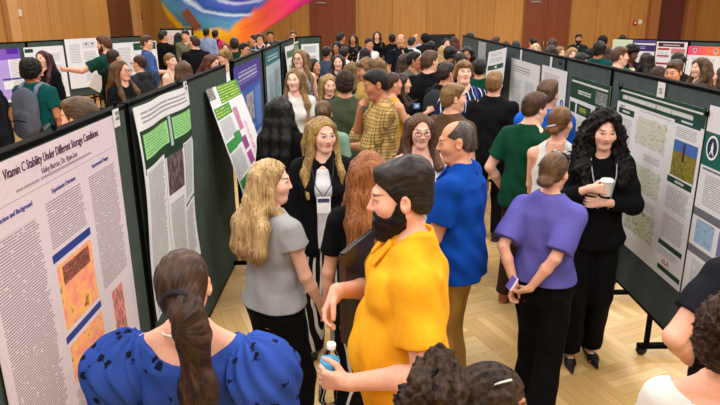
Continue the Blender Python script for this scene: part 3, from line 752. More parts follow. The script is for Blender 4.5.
def mapmat(land, dot, seed=0, paper=(222, 224, 226), dens=.12, scale=26):
    k = ('map', land, dot, seed)
    if k in CACHE: return CACHE[k]
    t = NT('map'); uv = uvn(t, 'loc'); u, v, _ = t.sep(uv)
    n = t.noise(uv, 7, 3); w = t.M('MULTIPLY', t.M('SUBTRACT', n, .5), .22)
    du = t.M('ABSOLUTE', t.M('SUBTRACT', u, .5)); dv = t.M('ABSOLUTE', t.M('SUBTRACT', v, .5))
    land_ = t.M('LESS_THAN', t.M('ADD', t.M('MAXIMUM', du, dv), w), .44)
    n2 = t.noise(uv, 16, 3)
    c = t.mix(land_, lin(paper), t.mix(t.step(n2, .35, .7), lin(land), tuple(q*.8 for q in lin(land))))
    vo = t.node('ShaderNodeTexVoronoi'); vo.inputs['Scale'].default_value = scale; t.put(vo.inputs['Vector'], t.mapv(uv, (1, 1, 1), (0, 0, 0), (seed, seed*2, 0)))
    pick = t.M('GREATER_THAN', t.M('ADD', t.sep(vo.outputs['Color'])[0], t.M('MULTIPLY', t.noise(t.mapv(uv, (1, 1, 1), (0, 0, 0), (seed*5, 0, 0)), 3, 1), .8)), 1.42-dens)
    d = t.M('MULTIPLY', t.M('MULTIPLY', t.M('LESS_THAN', vo.outputs['Distance'], .42), pick), land_)
    CACHE[k] = t.fin(t.mix(d, c, lin(dot)), .5, .25)
    return CACHE[k]
def seal(bg, ring):
    k = ('seal', bg, ring)
    if k in CACHE: return CACHE[k]
    t = NT('seal'); u, v, _ = t.sep(uvn(t, 'loc'))
    du = t.M('SUBTRACT', u, .5); dv = t.M('SUBTRACT', v, .5)
    d = t.M('SQRT', t.M('ADD', t.M('MULTIPLY', du, du), t.M('MULTIPLY', dv, dv)))
    a = t.M('ABSOLUTE', du)
    leaf = t.M('LESS_THAN', t.M('ADD', t.M('MULTIPLY', a, 2.4), t.M('ABSOLUTE', dv)), .24)
    foot = t.M('MULTIPLY', t.M('LESS_THAN', t.M('ABSOLUTE', t.M('SUBTRACT', a, t.M('MULTIPLY', t.M('ADD', dv, .0), -.55))), .03), t.M('LESS_THAN', dv, -.04))
    c = t.mix(t.M('LESS_THAN', d, .44), lin(bg), lin((232, 234, 236)))
    c = t.mix(t.M('LESS_THAN', d, .36), c, lin(ring))
    c = t.mix(t.M('MULTIPLY', t.M('MAXIMUM', leaf, foot), t.M('LESS_THAN', d, .31)), c, lin((232, 234, 236)))
    CACHE[k] = t.fin(c, .5, .25)
    return CACHE[k]
def sheet(P, U, V, w, h, base, cells, wave=None, parent=None, name='poster', th=.002, quad=None):
    """one connected paper sheet: a grid cut along every printed block, each cell with the topmost block's material"""
    U = np.array(U, float); V = np.array(V, float); P = np.array(P, float); N = np.cross(V, U); N /= np.linalg.norm(N)
    us = {0.0, 1.0}; vs = {0.0, 1.0}
    if wave: us |= set(np.linspace(0, 1, 25)); vs |= set(np.linspace(0, 1, 25))
    for c in cells: us |= {c[0], c[2]}; vs |= {c[1], c[3]}
    us = sorted(us); vs = sorted(vs)
    us = [u for i, u in enumerate(us) if i == 0 or u-us[i-1] > 1e-4]; vs = [v for i, v in enumerate(vs) if i == 0 or v-vs[i-1] > 1e-4]
    mats = [base]
    for c in cells:
        if c[4] not in mats: mats.append(c[4])
    nu, nv = len(us), len(vs)
    bm = bmesh.new(); uv = bm.loops.layers.uv.new('UVMap'); lc = bm.loops.layers.uv.new('loc')
    G = {}
    for s_ in (0, 1):
        for i, u in enumerate(us):
            for j, v in enumerate(vs):
                p = P+U*w*u+V*h*v if quad is None else (quad[0]*(1-u)*(1-v)+quad[1]*u*(1-v)+quad[2]*u*v+quad[3]*(1-u)*v)
                if wave: p = p + N*wave(u, v)
                G[s_, i, j] = bm.verts.new(tuple(p - N*th*s_))
    for i in range(nu-1):
        for j in range(nv-1):
            f = bm.faces.new((G[0, i, j], G[0, i, j+1], G[0, i+1, j+1], G[0, i+1, j])); m = (us[i]+us[i+1])/2; n = (vs[j]+vs[j+1])/2
            box = (0, 0, 1, 1)
            for c in cells:
                if c[0]-1e-5 <= m <= c[2]+1e-5 and c[1]-1e-5 <= n <= c[3]+1e-5: f.material_index = mats.index(c[4]); box = c
            for l, (a, b) in zip(f.loops, ((i, j), (i, j+1), (i+1, j+1), (i+1, j))):
                l[uv].uv = (us[a]*w, -vs[b]*h); l[lc].uv = ((us[a]-box[0])/(box[2]-box[0]), 1-(vs[b]-box[1])/(box[3]-box[1]))
            bm.faces.new((G[1, i, j], G[1, i+1, j], G[1, i+1, j+1], G[1, i, j+1]))
    for i in range(nu-1):
        bm.faces.new((G[0, i, 0], G[0, i+1, 0], G[1, i+1, 0], G[1, i, 0])); bm.faces.new((G[0, i+1, nv-1], G[0, i, nv-1], G[1, i, nv-1], G[1, i+1, nv-1]))
    for j in range(nv-1):
        bm.faces.new((G[0, 0, j+1], G[0, 0, j], G[1, 0, j], G[1, 0, j+1])); bm.faces.new((G[0, nu-1, j], G[0, nu-1, j+1], G[1, nu-1, j+1], G[1, nu-1, j]))
    bmesh.ops.recalc_face_normals(bm, faces=bm.faces)
    me = bpy.data.meshes.new(name); bm.to_mesh(me); bm.free()
    return link(name, me, mats, parent)
def textM(P, U, V, u, v, off=.0015):
    U = Vector(U); V = Vector(V); N = V.cross(U).normalized(); o = Vector(P)+U*u+V*v+N*off
    M = Matrix.Identity(4)
    for i, c in enumerate((U, -V, N)):
        for j in range(3): M[j][i] = c[j]
    M.translation = o
    return M
WHITE = (226, 228, 232); GREEN = (22, 62, 42)
# ------------------------------------------------------------------ the room
def struct(o): o['kind'] = 'structure'; return o
XW = -7.3; YB = 23.0; XR = 15.0; CH = 5.2
def parquet():
    t = NT('parquet'); v = t.mapv(t.coord(), (1, 1, 1), (0, 0, math.radians(-22)))
    x, y, z = t.sep(v); B = .46
    cx = t.M('FLOOR', t.M('DIVIDE', x, B)); cy = t.M('FLOOR', t.M('DIVIDE', y, B))
    odd = t.M('ABSOLUTE', t.M('MODULO', t.M('ADD', cx, cy), 2))
    along = t.M('ADD', t.M('MULTIPLY', x, odd), t.M('MULTIPLY', y, t.M('SUBTRACT', 1, odd)))
    across = t.M('ADD', t.M('MULTIPLY', y, odd), t.M('MULTIPLY', x, t.M('SUBTRACT', 1, odd)))
    strip = t.M('FLOOR', t.M('DIVIDE', across, B/6)); fr = t.M('FRACT', t.M('DIVIDE', across, B/6))
    cv = t.node('ShaderNodeCombineXYZ'); t.put(cv.inputs[0], t.M('ADD', cx, t.M('MULTIPLY', odd, .37))); t.put(cv.inputs[1], t.M('MULTIPLY', strip, 1.37)); t.put(cv.inputs[2], cy)
    wn = t.node('ShaderNodeTexWhiteNoise'); t.put(wn.inputs['Vector'], cv.outputs[0])
    g = t.node('ShaderNodeCombineXYZ'); t.put(g.inputs[0], t.M('MULTIPLY', along, 5)); t.put(g.inputs[1], t.M('MULTIPLY', across, 110)); t.put(g.inputs[2], t.M('MULTIPLY', odd, 5))
    grain = t.noise(g.outputs[0], 1, 4, .6)
    c = t.mix(wn.outputs['Value'], lin((202, 163, 100)), lin((228, 194, 134)))
    c = t.mix(t.M('MULTIPLY', t.step(grain, .45, .75), .4), c, lin((178, 132, 72)))
    c = t.mix(t.M('MULTIPLY', t.M('LESS_THAN', fr, .05), .45), c, lin((105, 75, 45)))
    t.b.inputs['Coat Weight'].default_value = .25; t.b.inputs['Coat Roughness'].default_value = .25
    return t.fin(c, .38, .4)
def woodpanel(c0, c1, sx=1.0, seam=1.15, ax='x'):
    t = NT('veneer'); v = t.coord(); x, y, z = t.sep(v); q = x if ax == 'x' else y
    n = t.noise(t.mapv(v, (9, 9, .45)), 1.0, 5, .62); n2 = t.noise(t.mapv(v, (60, 60, 1.2)), 1.0, 3)
    cell = t.M('FLOOR', t.M('DIVIDE', q, seam)); fr = t.M('FRACT', t.M('DIVIDE', q, seam))
    wn = t.node('ShaderNodeTexWhiteNoise', noise_dimensions='1D'); t.put(wn.inputs['W'], cell)
    c = t.mix(t.step(t.M('ADD', t.M('MULTIPLY', n, .75), t.M('MULTIPLY', n2, .25)), .32, .68), lin(c0), lin(c1))
    c = t.mix(t.M('MULTIPLY', wn.outputs['Value'], .28), c, lin(tuple(q_*.8 for q_ in c0)))
    c = t.mix(t.M('MULTIPLY', t.M('LESS_THAN', fr, .012), .75), c, lin((70, 40, 18)))
    return t.fin(c, .42, .35)
M_WALL = woodpanel((162, 112, 52), (190, 138, 72), seam=1.22, ax='x'); M_WALLY = woodpanel((164, 112, 54), (192, 138, 74), seam=1.9, ax='y')
M_DOOR = woodpanel((112, 54, 30), (134, 68, 38), seam=50); M_BLK = plain((6, 6, 7), .7, .05); M_STEEL = plain((150, 150, 152), .35, .5, .9)
struct(MB().box((XW-.2, -5, -.2), (XR, YB+.2, 0)).build('floor', parquet()))
struct(MB().box((XW-.2, -5, CH), (XR, YB+.2, CH+.15)).build('ceiling', plain((120, 114, 106), .9)))
struct(MB().box((XW-.2, YB, 0), (XR, YB+.2, CH)).build('wall_back', M_WALL))
struct(MB().box((XW-.2, -5, 0), (XW, YB, CH)).build('wall_left', M_WALLY))
struct(MB().box((XR-.2, -5, 0), (XR, YB, CH)).build('wall_right', M_WALLY))
struct(MB().box((XW-.2, -5.2, 0), (XR, -5, CH)).build('wall_front', M_WALL))
def wall_door(name, x0, x1, h):
    r = struct(MB().box((x0, YB-.035, 0), ((x0+x1)/2-.006, YB+.0, h), .004).box(((x0+x1)/2+.006, YB-.035, 0), (x1, YB, h), .004).build(name, M_DOOR))
    fr = MB().box((x0-.07, YB-.05, 0), (x0, YB, h+.07)).box((x1, YB-.05, 0), (x1+.07, YB, h+.07)).box((x0-.07, YB-.05, h), (x1+.07, YB, h+.07)).build('door_frame', plain((120, 72, 40), .5), r); fr['kind'] = 'structure'
    xm = (x0+x1)/2
    for s in (-1, 1):
        MB().tube([(xm+s*.07, YB-.09, .95), (xm+s*.07, YB-.09, 1.25)], .014).tube([(xm+s*.07, YB-.09, .97), (xm+s*.07, YB-.03, .97)], .01).tube([(xm+s*.07, YB-.09, 1.23), (xm+s*.07, YB-.03, 1.23)], .01).build('door_handle', M_STEEL, r, True)
    MB().box((x0+.15, YB-.09, h-.16), (x0+.5, YB-.035, h-.1), .005).build('door_closer', M_STEEL, r)
    return r
p = lambda x, y: atY(x, y, YB)[0]
wall_door('door_1', p(312, 20), p(354, 20), 2.75); wall_door('door_2', p(525, 20), p(568, 20), 2.72)
d3 = struct(MB().box((p(655, 25), YB-.03, 0), (p(682, 25), YB, 3.3), .004).build('door_3', plain((92, 44, 44), .45)))
for q, (a, b) in enumerate(((646, 655), (682, 690))):
    struct(MB().box((p(a, 25), YB-.28, 0), (p(b, 25), YB, CH)).build('trim_%d' % (q+1), plain((150, 96, 52), .5)))
# the left wall's recessed door and its fittings
yl = lambda x, y: atX(x, y, XW)[1]
struct(MB().box((XW, yl(109, 20), 0), (XW+.03, yl(131, 20), 2.8)).build('door_4', woodpanel((84, 46, 28), (100, 56, 34), seam=40, ax='y')))
struct(MB().box((XW, yl(4, 20), 0), (XW+.12, yl(14, 20), CH), .01).build('trim_3', plain((186, 138, 84), .5)))
struct(MB().box((XW, yl(131, 20), 0), (XW+.16, yl(137, 20), CH), .01).build('trim_4', plain((196, 146, 88), .5)))
def plate(px, py, label, name, cat, col, X=None, Y=None, s=.09):
    q = atX(px, py, X) if X is not None else atY(px, py, Y); 
    r = empty(name, tuple(q), 0, label, cat)
    if X is not None:
        MB().box((0, -s*.6, -s*.7), (.03, s*.6, s*.7), .006).build('cover', col, r); MB().box((.03, -s*.25, -s*.2), (.045, s*.25, s*.35), .004).build('switch', plain((200, 200, 198), .4), r)
    else:
        MB().box((-s*.6, -.03, -s*.7), (s*.6, 0, s*.7), .006).build('cover', col, r); MB().box((-s*.25, -.045, -s*.2), (s*.25, -.03, s*.35), .004).build('lens', plain((225, 225, 222), .3), r)
OFFW = plain((206, 200, 188), .5); RED = plain((170, 28, 24), .4)
plate(19, 13, 'small white thermostat on the wood wall above the purple poster', 'wall_thermostat', 'thermostat', OFFW, X=XW, s=.1)
plate(138, 16, 'white wall plate next to the red fire alarm pull', 'wall_plate', 'wall plate', OFFW, X=XW, s=.1)
plate(142.5, 16.5, 'small red fire alarm beside a white wall plate left of the mural', 'fire_alarm', 'fire alarm', RED, X=XW, s=.12)
plate(635, 23, 'red fire alarm on the rear wood wall near the maroon door', 'fire_alarm', 'fire alarm', RED, Y=YB, s=.12)
plate(640, 22, 'white strobe plate beside the red alarm near the maroon door', 'wall_strobe', 'strobe', OFFW, Y=YB, s=.12)
# ------------------------------------------------------------------ mural cloth hung from the ceiling before the far corner
def mural():
    YM = 19.5
    out = [(158, -70), (158, -6), (161, 6), (166, 17), (174, 26), (185, 32), (196, 38), (202, 46), (206, 62), (214, 63), (222, 50), (232, 44), (246, 37), (262, 29), (284, 17), (300, 8), (318, -3), (340, -22), (340, -70)]
    t = NT('mural'); x, y, z = t.sep(t.coord())
    A = atY(240, -6, YM); 
    dx = t.M('SUBTRACT', x, float(A[0])); dz = t.M('SUBTRACT', z, float(A[2]))
    n = t.noise(t.coord(), 1.1, 4, .6); n2 = t.noise(t.coord(), 3.4, 4, .62)
    w = t.M('ADD', t.M('MULTIPLY', t.M('SUBTRACT', n, .5), .5), t.M('MULTIPLY', t.M('SUBTRACT', n2, .5), .22))
    r = t.M('ADD', t.M('SQRT', t.M('ADD', t.M('POWER', t.M('DIVIDE', dx, 2.9), 2), t.M('POWER', t.M('DIVIDE', dz, 1.05), 2))), t.M('MULTIPLY', w, .35))
    ring = t.ramp(r, [(0.0, lin((84, 60, 130))), (.2, lin((70, 66, 160))), (.27, lin((190, 200, 235))), (.32, lin((70, 96, 190))), (.5, lin((44, 78, 160))), (.58, lin((200, 222, 240))), (.63, lin((80, 120, 190))), (.8, lin((84, 150, 190))), (1.0, lin((70, 140, 170)))])
    u = t.M('ADD', dx, w)
    warm = t.ramp(t.step(u, -2.2, 2.6), [(0, lin((240, 200, 20))), (.3, lin((245, 190, 30))), (.48, lin((238, 120, 40))), (.62, lin((225, 80, 70))), (.78, lin((225, 50, 110))), (.95, lin((190, 40, 150)))])
    f1 = t.step(t.M('ADD', t.M('ADD', t.M('MULTIPLY', dz, -1.0), t.M('MULTIPLY', t.M('MAXIMUM', dx, -.4), .62)), w), .66, .84)
    f2 = t.step(t.M('ADD', t.M('ADD', t.M('MULTIPLY', dz, -.62), t.M('MULTIPLY', dx, -.72)), t.M('MULTIPLY', w, .5)), 1.84, 1.96)
    c = t.mix(t.M('MAXIMUM', f1, f2), ring, warm)
    m = t.fin(c, .7, .2)
    bm = bmesh.new(); P = [atY(a, b, YM) for a, b in out]
    front = [bm.verts.new(tuple(q+np.array((0, -.25*math.sin(i*.9), 0))*.3)) for i, q in enumerate(P)]
    f = bm.faces.new(front)
    bmesh.ops.triangulate(bm, faces=[f])
    bmesh.ops.subdivide_edges(bm, edges=bm.edges[:], cuts=3, use_grid_fill=True)
    for v in bm.verts: v.co.y += .16*math.sin(v.co.x*2.3+v.co.z*1.2)
    ex = bmesh.ops.extrude_face_region(bm, geom=bm.faces[:])
    bmesh.ops.translate(bm, vec=(0, .05, 0), verts=[g for g in ex['geom'] if isinstance(g, bmesh.types.BMVert)])
    bmesh.ops.recalc_face_normals(bm, faces=bm.faces)
    me = bpy.data.meshes.new('mural_cloth'); bm.to_mesh(me); bm.free()
    me.polygons.foreach_set('use_smooth', np.ones(len(me.polygons), dtype=bool))
    o = link('hanging_mural', me, m); prop(o, 'large rainbow coloured hanging mural cloth in front of the rear wood wall', 'mural')
    a, b = atY(184.5, 10.5, YM-.22), atY(198, 28.5, YM-.22); d = (b-a); L = np.linalg.norm(d); ang = math.atan2(d[0], -d[2])
    M = Matrix.Translation(tuple((a+b)/2)) @ Matrix.Rotation(-ang, 4, 'Y')
    st = MB().box((-.13, -.03, -L/2), (.13, .03, L/2), .01, M).build('mural_batten', plain((112, 66, 44), .6)); prop(st, 'short brown wooden batten lying slanted across the yellow mural edge', 'batten')
mural()
# ------------------------------------------------------------------ display panels
FAB_L = cloth((78, 90, 84), None, .95); FAB_R = cloth((82, 94, 96), None, .95)
M_RUB = plain((24, 24, 25), .6)
def panel(label, A, B, zb, zt, fab, group='fabric display panels', feet=((.1, 0), (.9, 0)), caster=False, side=1, rail=.022):
    """A -> B floor points; the poster side is on the `side` hand; frame, fabric board and feet"""
    A = np.array(A, float); B = np.array(B, float); L = np.linalg.norm(B-A); ang = math.atan2(B[1]-A[1], B[0]-A[0])
    r = empty('poster_board', (A[0], A[1], 0), ang, label, 'poster board', group)
    MB().box((.015, -.02, zb+.01), (L-.015, .02, zt-.015), .003).build('fabric_board', fab, r)
    MB().box((0, -.026, zt-.022), (L, .026, zt), .004).build('top_rail', M_BLK, r)
    MB().box((0, -.024, zb), (L, .024, zb+.018), .004).build('bottom_rail', M_BLK, r)
    for x in (0, L-.018): MB().box((x, -.024, .04), (x+.018, .024, zt), .004).build('side_post', M_BLK, r)
    for q, off in feet:
        f = MB().box((q*L-.02, -.26+off, .05), (q*L+.02, .26+off, .085), .006).box((q*L-.015, -.015, .07), (q*L+.015, .015, zb+.05), .004).build('foot', M_BLK, r)
        for s in (-1, 1):
            if caster:
                MB().lathe([(.012, -.014), (.034, -.013), (.036, 0), (.034, .013), (.012, .014)], 16, (0, 0, 0), Matrix.Translation((q*L, s*.23+off, .036)) @ Matrix.Rotation(PI/2, 4, 'Y')).build('caster', M_RUB, f, True)
            else: MB().box((q*L-.022, s*.24+off-.02, 0), (q*L+.022, s*.24+off+.02, .055), .006).build('caster', M_RUB, f)
    return r
XL = -1.18; XRR = 1.95
yL = lambda px, py: atX(px, py, XL)[1]
yR = lambda px, py: atX(px, py, XRR)[1]
pl = [(.55, yL(127, 106)-.015), (yL(127, 106)+.015, yL(226, 68)), (yL(234, 63), yL(262, 53)), (yL(263, 52)+.01, yL(280, 47)), (yL(281, 46)+.01, 11.6)]
lab = ['grey green panel carrying the pink vitamin poster', 'grey green panel carrying the wavy green headed poster', 'grey panel carrying the blue and indigo poster', 'grey panel carrying the pale teal poster',
       'far grey panel with white curling papers behind the long haired women']
for (a, b), l_ in zip(pl, lab): panel(l_, (XL-.026, a), (XL-.026, b), .03, 1.868, FAB_L)
panel('short end panel facing out with one white poster by the brown door', (XL+.02, 11.75), (-.72, 12.15), .1, 1.88, FAB_L)
pr = [(2.0, yR(612, 74)-.012), (yR(612, 74)+.012, yR(566, 62)), (yR(566, 62)+.02, yR(505, 47)), (yR(505, 47)+.02, 11.9)]
lab = ['wheeled grey panel carrying the large green titled map poster', 'grey panel carrying the green headed poster behind the curly haired woman', 'grey panel carrying two plain white posters', 'farthest panel of the row with the curling white sheet']
yf = [atZ(640, 296, .03)[1], atZ(680, 350, .03)[1]]
for i, ((a, b), l_) in enumerate(zip(pr, lab)):
    L = b-a
    panel(l_, (XRR+.026, a), (XRR+.026, b), .31, 1.872, FAB_R, feet=(((yf[1]-a)/L, -.2), ((yf[0]-a)/L, -.2)) if i == 0 else ((.1, 0), (.9, 0)), caster=True)
# ------------------------------------------------------------------ posters on the left row (paper faces +X: right runs away from the camera)
UL, VD = (0, 1, 0), (0, 0, -1); UR = (0, -1, 0)
def onL(label, y0, y1, z1, z0, base, cells, wave=None, x=XL+.006, group=None):
    r = empty('poster', (x, (y0+y1)/2, z0), 0, label, 'poster', group)
    o = sheet((0, -(y1-y0)/2, z1-z0), UL, VD, y1-y0, z1-z0, base, cells, wave, r, 'paper'); return r, (0, -(y1-y0)/2, z1-z0)
def onR(label, y0, y1, z1, z0, base, cells, wave=None, x=XRR-.006, group=None):
    r = empty('poster', (x, (y0+y1)/2, z0), 0, label, 'poster', group)
    o = sheet((0, (y1-y0)/2, z1-z0), UR, VD, y1-y0, z1-z0, base, cells, wave, r, 'paper'); return r, (0, (y1-y0)/2, z1-z0)
PINKP = (216, 204, 214); pk = flatc(PINKP); tx = ink(PINKP, (96, 84, 100), .0105, .5, .34, .016)
y0, y1 = 1.76, yL(111, 113); W_ = y1-y0; H_ = 1.27; zt = 1.842
blue = flatc((40, 62, 140)); 
PH = [photo(((250, 120, 110), (240, 150, 130), (252, 190, 110), (120, 50, 50)), 3.2, 1), photo(((250, 140, 130), (60, 30, 30), (245, 170, 140)), 5, 2, (1, 3, 1)), photo(((200, 90, 90), (250, 160, 150), (60, 40, 60), (230, 170, 120)), 6, 3, (3, 1, 1))]
r, TL = onL('large pinkish white poster with blue headings and orange photographs by the blue floral blouse', y0, y1, zt, zt-H_, pk,
  [(.03, .165, .33, .97, tx), (.36, .165, .655, .32, tx), (.36, .33, .655, .357, blue), (.375, .372, .645, .59, PH[0]), (.41, .385, .62, .445, PH[1]), (.36, .605, .655, .63, blue), (.375, .645, .65, .78, PH[0]), (.36, .80, .655, .97, tx), (.69, .155, .97, .60, tx), (.76, .625, .87, .83, PH[2]), (.69, .85, .97, .97, tx), (.02, .112, .98, .114, flatc((150, 140, 150))), (.2, .087, .80, .098, ink(PINKP, (120, 100, 120), .011, .8, .3, .02))])
dark = flatc((66, 30, 70)); bl = flatc((56, 66, 150))
text_mesh('title_text', 'Vitamin C Stability Under Different Storage Conditions', .050, dark, textM(TL, UL, VD, W_*.505, H_*.048), r, 'CENTER', .69)
text_mesh('author_text', 'Haley Burrier, Dr. Ryan Lee', .033, flatc((130, 110, 130)), textM(TL, UL, VD, W_*.51, H_*.08), r, 'CENTER', .8)
text_mesh('heading_text', 'Introduction and Background', .027, bl, textM(TL, UL, VD, W_*.18, H_*.15), r, 'CENTER', .85)
text_mesh('heading_text', 'Experiment Overview', .027, bl, textM(TL, UL, VD, W_*.51, H_*.15), r, 'CENTER', .85)
text_mesh('heading_text', 'Experimental Changes', .024, bl, textM(TL, UL, VD, W_*.82, H_*.145), r, 'CENTER', .85)
wp = flatc((224, 226, 230)); t2 = ink((222, 224, 228), (66, 70, 76), .012, .5, .3, .02); DG = flatc((24, 58, 38)); LG = ink((150, 214, 138), (70, 120, 70), .016, .4, .4, .02)
y0, y1 = yL(129, 106), yL(184, 84)
onL('tall wavy white poster with dark green band and pale green boxes', y0, y1, 1.84, .62, wp,
  [(.03, .02, .98, .09, ink((226, 228, 230), (110, 110, 118), .024, .5, .3, .03)), (.02, .105, 1, .30, DG), (.05, .125, .52, .235, LG), (.60, .125, .97, .235, LG), (.54, .11, .58, .26, flatc((170, 190, 190))), (.03, .275, .40, .86, t2), (.41, .26, .415, 1, flatc((90, 100, 96))), (.44, .30, .70, .50, photo(((40, 38, 40), (90, 70, 72), (170, 165, 165)), 4, 4, (4, 1, 1))), (.44, .53, .70, .95, t2), (.72, .28, .97, .60, t2), (.74, .26, .745, 1, flatc((90, 100, 96))), (.72, .62, 1, .635, DG), (.03, .87, .42, .90, DG), (.72, .65, .97, .95, t2), (.03, .91, .40, .99, t2)],
  wave=lambda u, v: .012+.012*math.sin(u*9+v*3)+.012*math.sin(v*6))
bl1 = flatc((66, 58, 150)); bl2 = flatc((52, 92, 176))
y0, y1 = yL(233, 72), yL(259, 58)
onL('blue and indigo poster behind the slanted green one', y0, y1, 1.81, .55, bl2,
  [(0, 0, 1, .2, bl1), (.1, .05, .9, .15, ink((66, 58, 150), (210, 210, 235), .04, .5, .4, .05)), (.06, .24, .3, .95, ink((60, 104, 190), (200, 214, 240), .022, .5, .4, .03)), (.36, .26, .64, .5, photo(((90, 90, 100), (160, 160, 170), (210, 210, 215)), 4, 5)), (.36, .54, .64, .95, flatc((120, 160, 214))), (.70, .24, .95, .6, flatc((86, 130, 200))), (.70, .64, .95, .95, ink((150, 180, 220), (60, 80, 130), .02, .5, .4, .03))])
tl = flatc((168, 196, 206))
y0, y1 = yL(265, 58), yL(279, 50)
onL('pale teal poster with dark teal header beyond the blue poster', y0, y1, 1.82, .5, tl,
  [(0, 0, 1, .13, flatc((40, 108, 122))), (.1, .03, .9, .1, ink((40, 108, 122), (200, 220, 224), .04, .5, .4, .05)), (.05, .2, .45, .95, ink((176, 204, 214), (90, 120, 140), .02, .5, .4, .03)), (.5, .2, .95, .5, flatc((140, 176, 190))), (.6, .22, .8, .36, photo(((190, 150, 130), (150, 130, 130), (200, 200, 200)), 4, 6)), (.5, .55, .95, .95, flatc((150, 180, 210)))])
onL('white curling paper with a green masthead beyond the teal poster', yL(282, 50), yL(291, 47), 1.8, .5, wp, [(.05, .06, .95, .14, flatc((60, 110, 80))), (.05, .2, .9, .9, t2)], wave=lambda u, v: .04+.05*math.sin(u*3+v*2))
onL('narrow white sheet with green leaves near the row end', yL(292, 46), yL(299, 43), 1.8, .6, wp, [(.0, .02, 1, .2, photo(((40, 90, 50), (90, 140, 90), (210, 220, 210)), 5, 8)), (.05, .25, .9, .9, t2)], wave=lambda u, v: .03+.03*math.sin(u*4))
e0, e1 = np.array((XL+.02, 11.75)), np.array((-.72, 12.15)); ue = (e1-e0)/np.linalg.norm(e1-e0); ne = np.array((ue[1], -ue[0]))
pp = e0+ue*.1+ne*.034
r = empty('poster', (0, 0, 0), 0, 'small white poster on the end panel by the brown door', 'poster'); sheet((pp[0], pp[1], 1.74), (ue[0], ue[1], 0), VD, .42, .8, wp, [(.1, .05, .9, .2, t2), (.1, .25, .9, .95, t2)], None, r, 'paper')
# slanted poster and the plain sheet behind it
gr = flatc((44, 140, 62)); yt = ink((44, 140, 62), (225, 215, 70), .03, .45, .45, .03)
Qd = [atY(205.5, 90, 4.72), atY(236, 79, 5.75), atY(270, 168, 5.75), atY(247, 203, 4.72)]
r = empty('poster', (0, 0, 0), 0, 'slanted white poster with green heading bars and pink diagrams hanging off the panel corner', 'poster')
Wd, Hd = .9, 1.2
sheet((0, 0, 0), (1, 0, 0), (0, 0, -1), Wd, Hd, wp,
  [(0, 0, .2, .1, photo(((20, 20, 22), (120, 120, 120), (220, 220, 220)), 5, 9)), (.3, .0, 1, .16, yt), (.03, .17, .5, .27, yt), (.03, .28, .45, .46, t2), (.03, .47, .3, .56, gr), (.03, .57, .4, .80, t2), (.3, .44, .5, .55, gr), (.52, .24, .66, .46, photo(((220, 150, 180), (180, 90, 140), (230, 220, 225)), 4, 10)), (.46, .52, .62, .64, photo(((60, 20, 70), (150, 60, 150), (20, 20, 40)), 5, 11)), (.46, .67, .62, .79, photo(((40, 20, 60), (180, 60, 150), (20, 20, 40)), 5, 12)), (.03, .81, .3, .89, gr), (.05, .90, .4, .99, photo(((120, 160, 90), (190, 200, 190), (90, 130, 80)), 5, 13)), (.70, .40, .80, .78, photo(((226, 226, 230), (226, 226, 230), (200, 60, 140), (226, 226, 230)), 6, 14, (1, 2, 1))), (.46, .82, .62, .90, photo(((60, 20, 70), (150, 60, 150), (20, 20, 40)), 5, 15)), (.46, .92, .75, .99, gr)],
  quad=Qd, wave=lambda u, v: .015*math.sin(u*5+v*2), parent=r, name='paper')
Qd = [atY(217, 80, 5.76), atY(229, 71, 5.86), atY(233, 100, 5.86), atY(222, 110, 5.76)]
r = empty('poster', (0, 0, 0), 0, 'plain white sheet clipped behind the top of the slanted green poster', 'poster'); sheet((0, 0, 0), (1, 0, 0), (0, 0, -1), .3, .4, wp, [(.5, .3, .95, .9, gr)], quad=Qd, parent=r, name='paper')
# ------------------------------------------------------------------ posters on the right row
pg = (214, 216, 220); wp2 = flatc(pg); t3 = ink(pg, (110, 112, 120), .012, .45, .36, .02); tg = ink(GREEN, (214, 222, 218), .028, .5, .3, .02); DG2 = flatc(GREEN)
def T_(px, py): return atX(px, py, XRR-.01)
a, b, c_ = T_(618.5, 91), T_(706, 115), T_(684, 298)
PLANT = photo(((40, 60, 24), (110, 100, 30), (150, 140, 50), (60, 90, 160)), 7, 16, (3, 1.2, 1))
onR('large map poster with long dark green title bar beside the curly haired woman', b[1], a[1], 1.76, .645, wp2,
  [(.0, .0, 1, .10, DG2), (.01, .022, .97, .032, flatc((200, 206, 204))), (.03, .05, .96, .078, ink(GREEN, (220, 226, 222), .06, .99, .3, .03)), (.04, .108, .12, .13, ink(pg, (40, 60, 90), .03, .6, .3, .03)), (.03, .135, .25, .175, DG2), (.08, .148, .2, .162, ink(GREEN, (220, 225, 220), .03, .99, .3, .02)), (.04, .19, .25, .40, t3), (.30, .105, .72, .125, t3), (.27, .14, .68, .33, mapmat((198, 204, 186), (120, 24, 44), 1, pg, .14)), (.42, .36, .64, .40, t3), (.27, .43, .68, .61, mapmat((198, 206, 188), (150, 24, 40), 2, pg, .13)), (.27, .70, .68, .89, mapmat((192, 202, 180), (60, 36, 76), 3, pg, .42)), (.42, .64, .66, .69, t3), (.40, .91, .6, .98, photo(((150, 155, 160), (214, 216, 220), (214, 216, 220), (120, 126, 130)), 6, 31, (3, 1, 1))),
   (.04, .43, .25, .65, t3), (.04, .70, .25, .97, t3), (.72, .075, .97, .115, flatc((24, 66, 62))), (.78, .09, .9, .102, ink((24, 66, 62), (220, 225, 220), .03, .99, .3, .02)), (.74, .125, .96, .19, t3), (.745, .20, .975, .40, PLANT), (.745, .20, .975, .262, flatc((64, 104, 176))), (.84, .21, .862, .31, flatc((74, 46, 34))), (.725, .41, .97, .445, DG2), (.8, .42, .9, .434, ink(GREEN, (220, 225, 220), .03, .99, .3, .02)), (.725, .46, .97, .60, t3), (.725, .62, .97, .775, t3), (.725, .79, .975, .82, DG2), (.725, .83, .96, .875, t3), (.75, .935, .99, .965, DG2)])
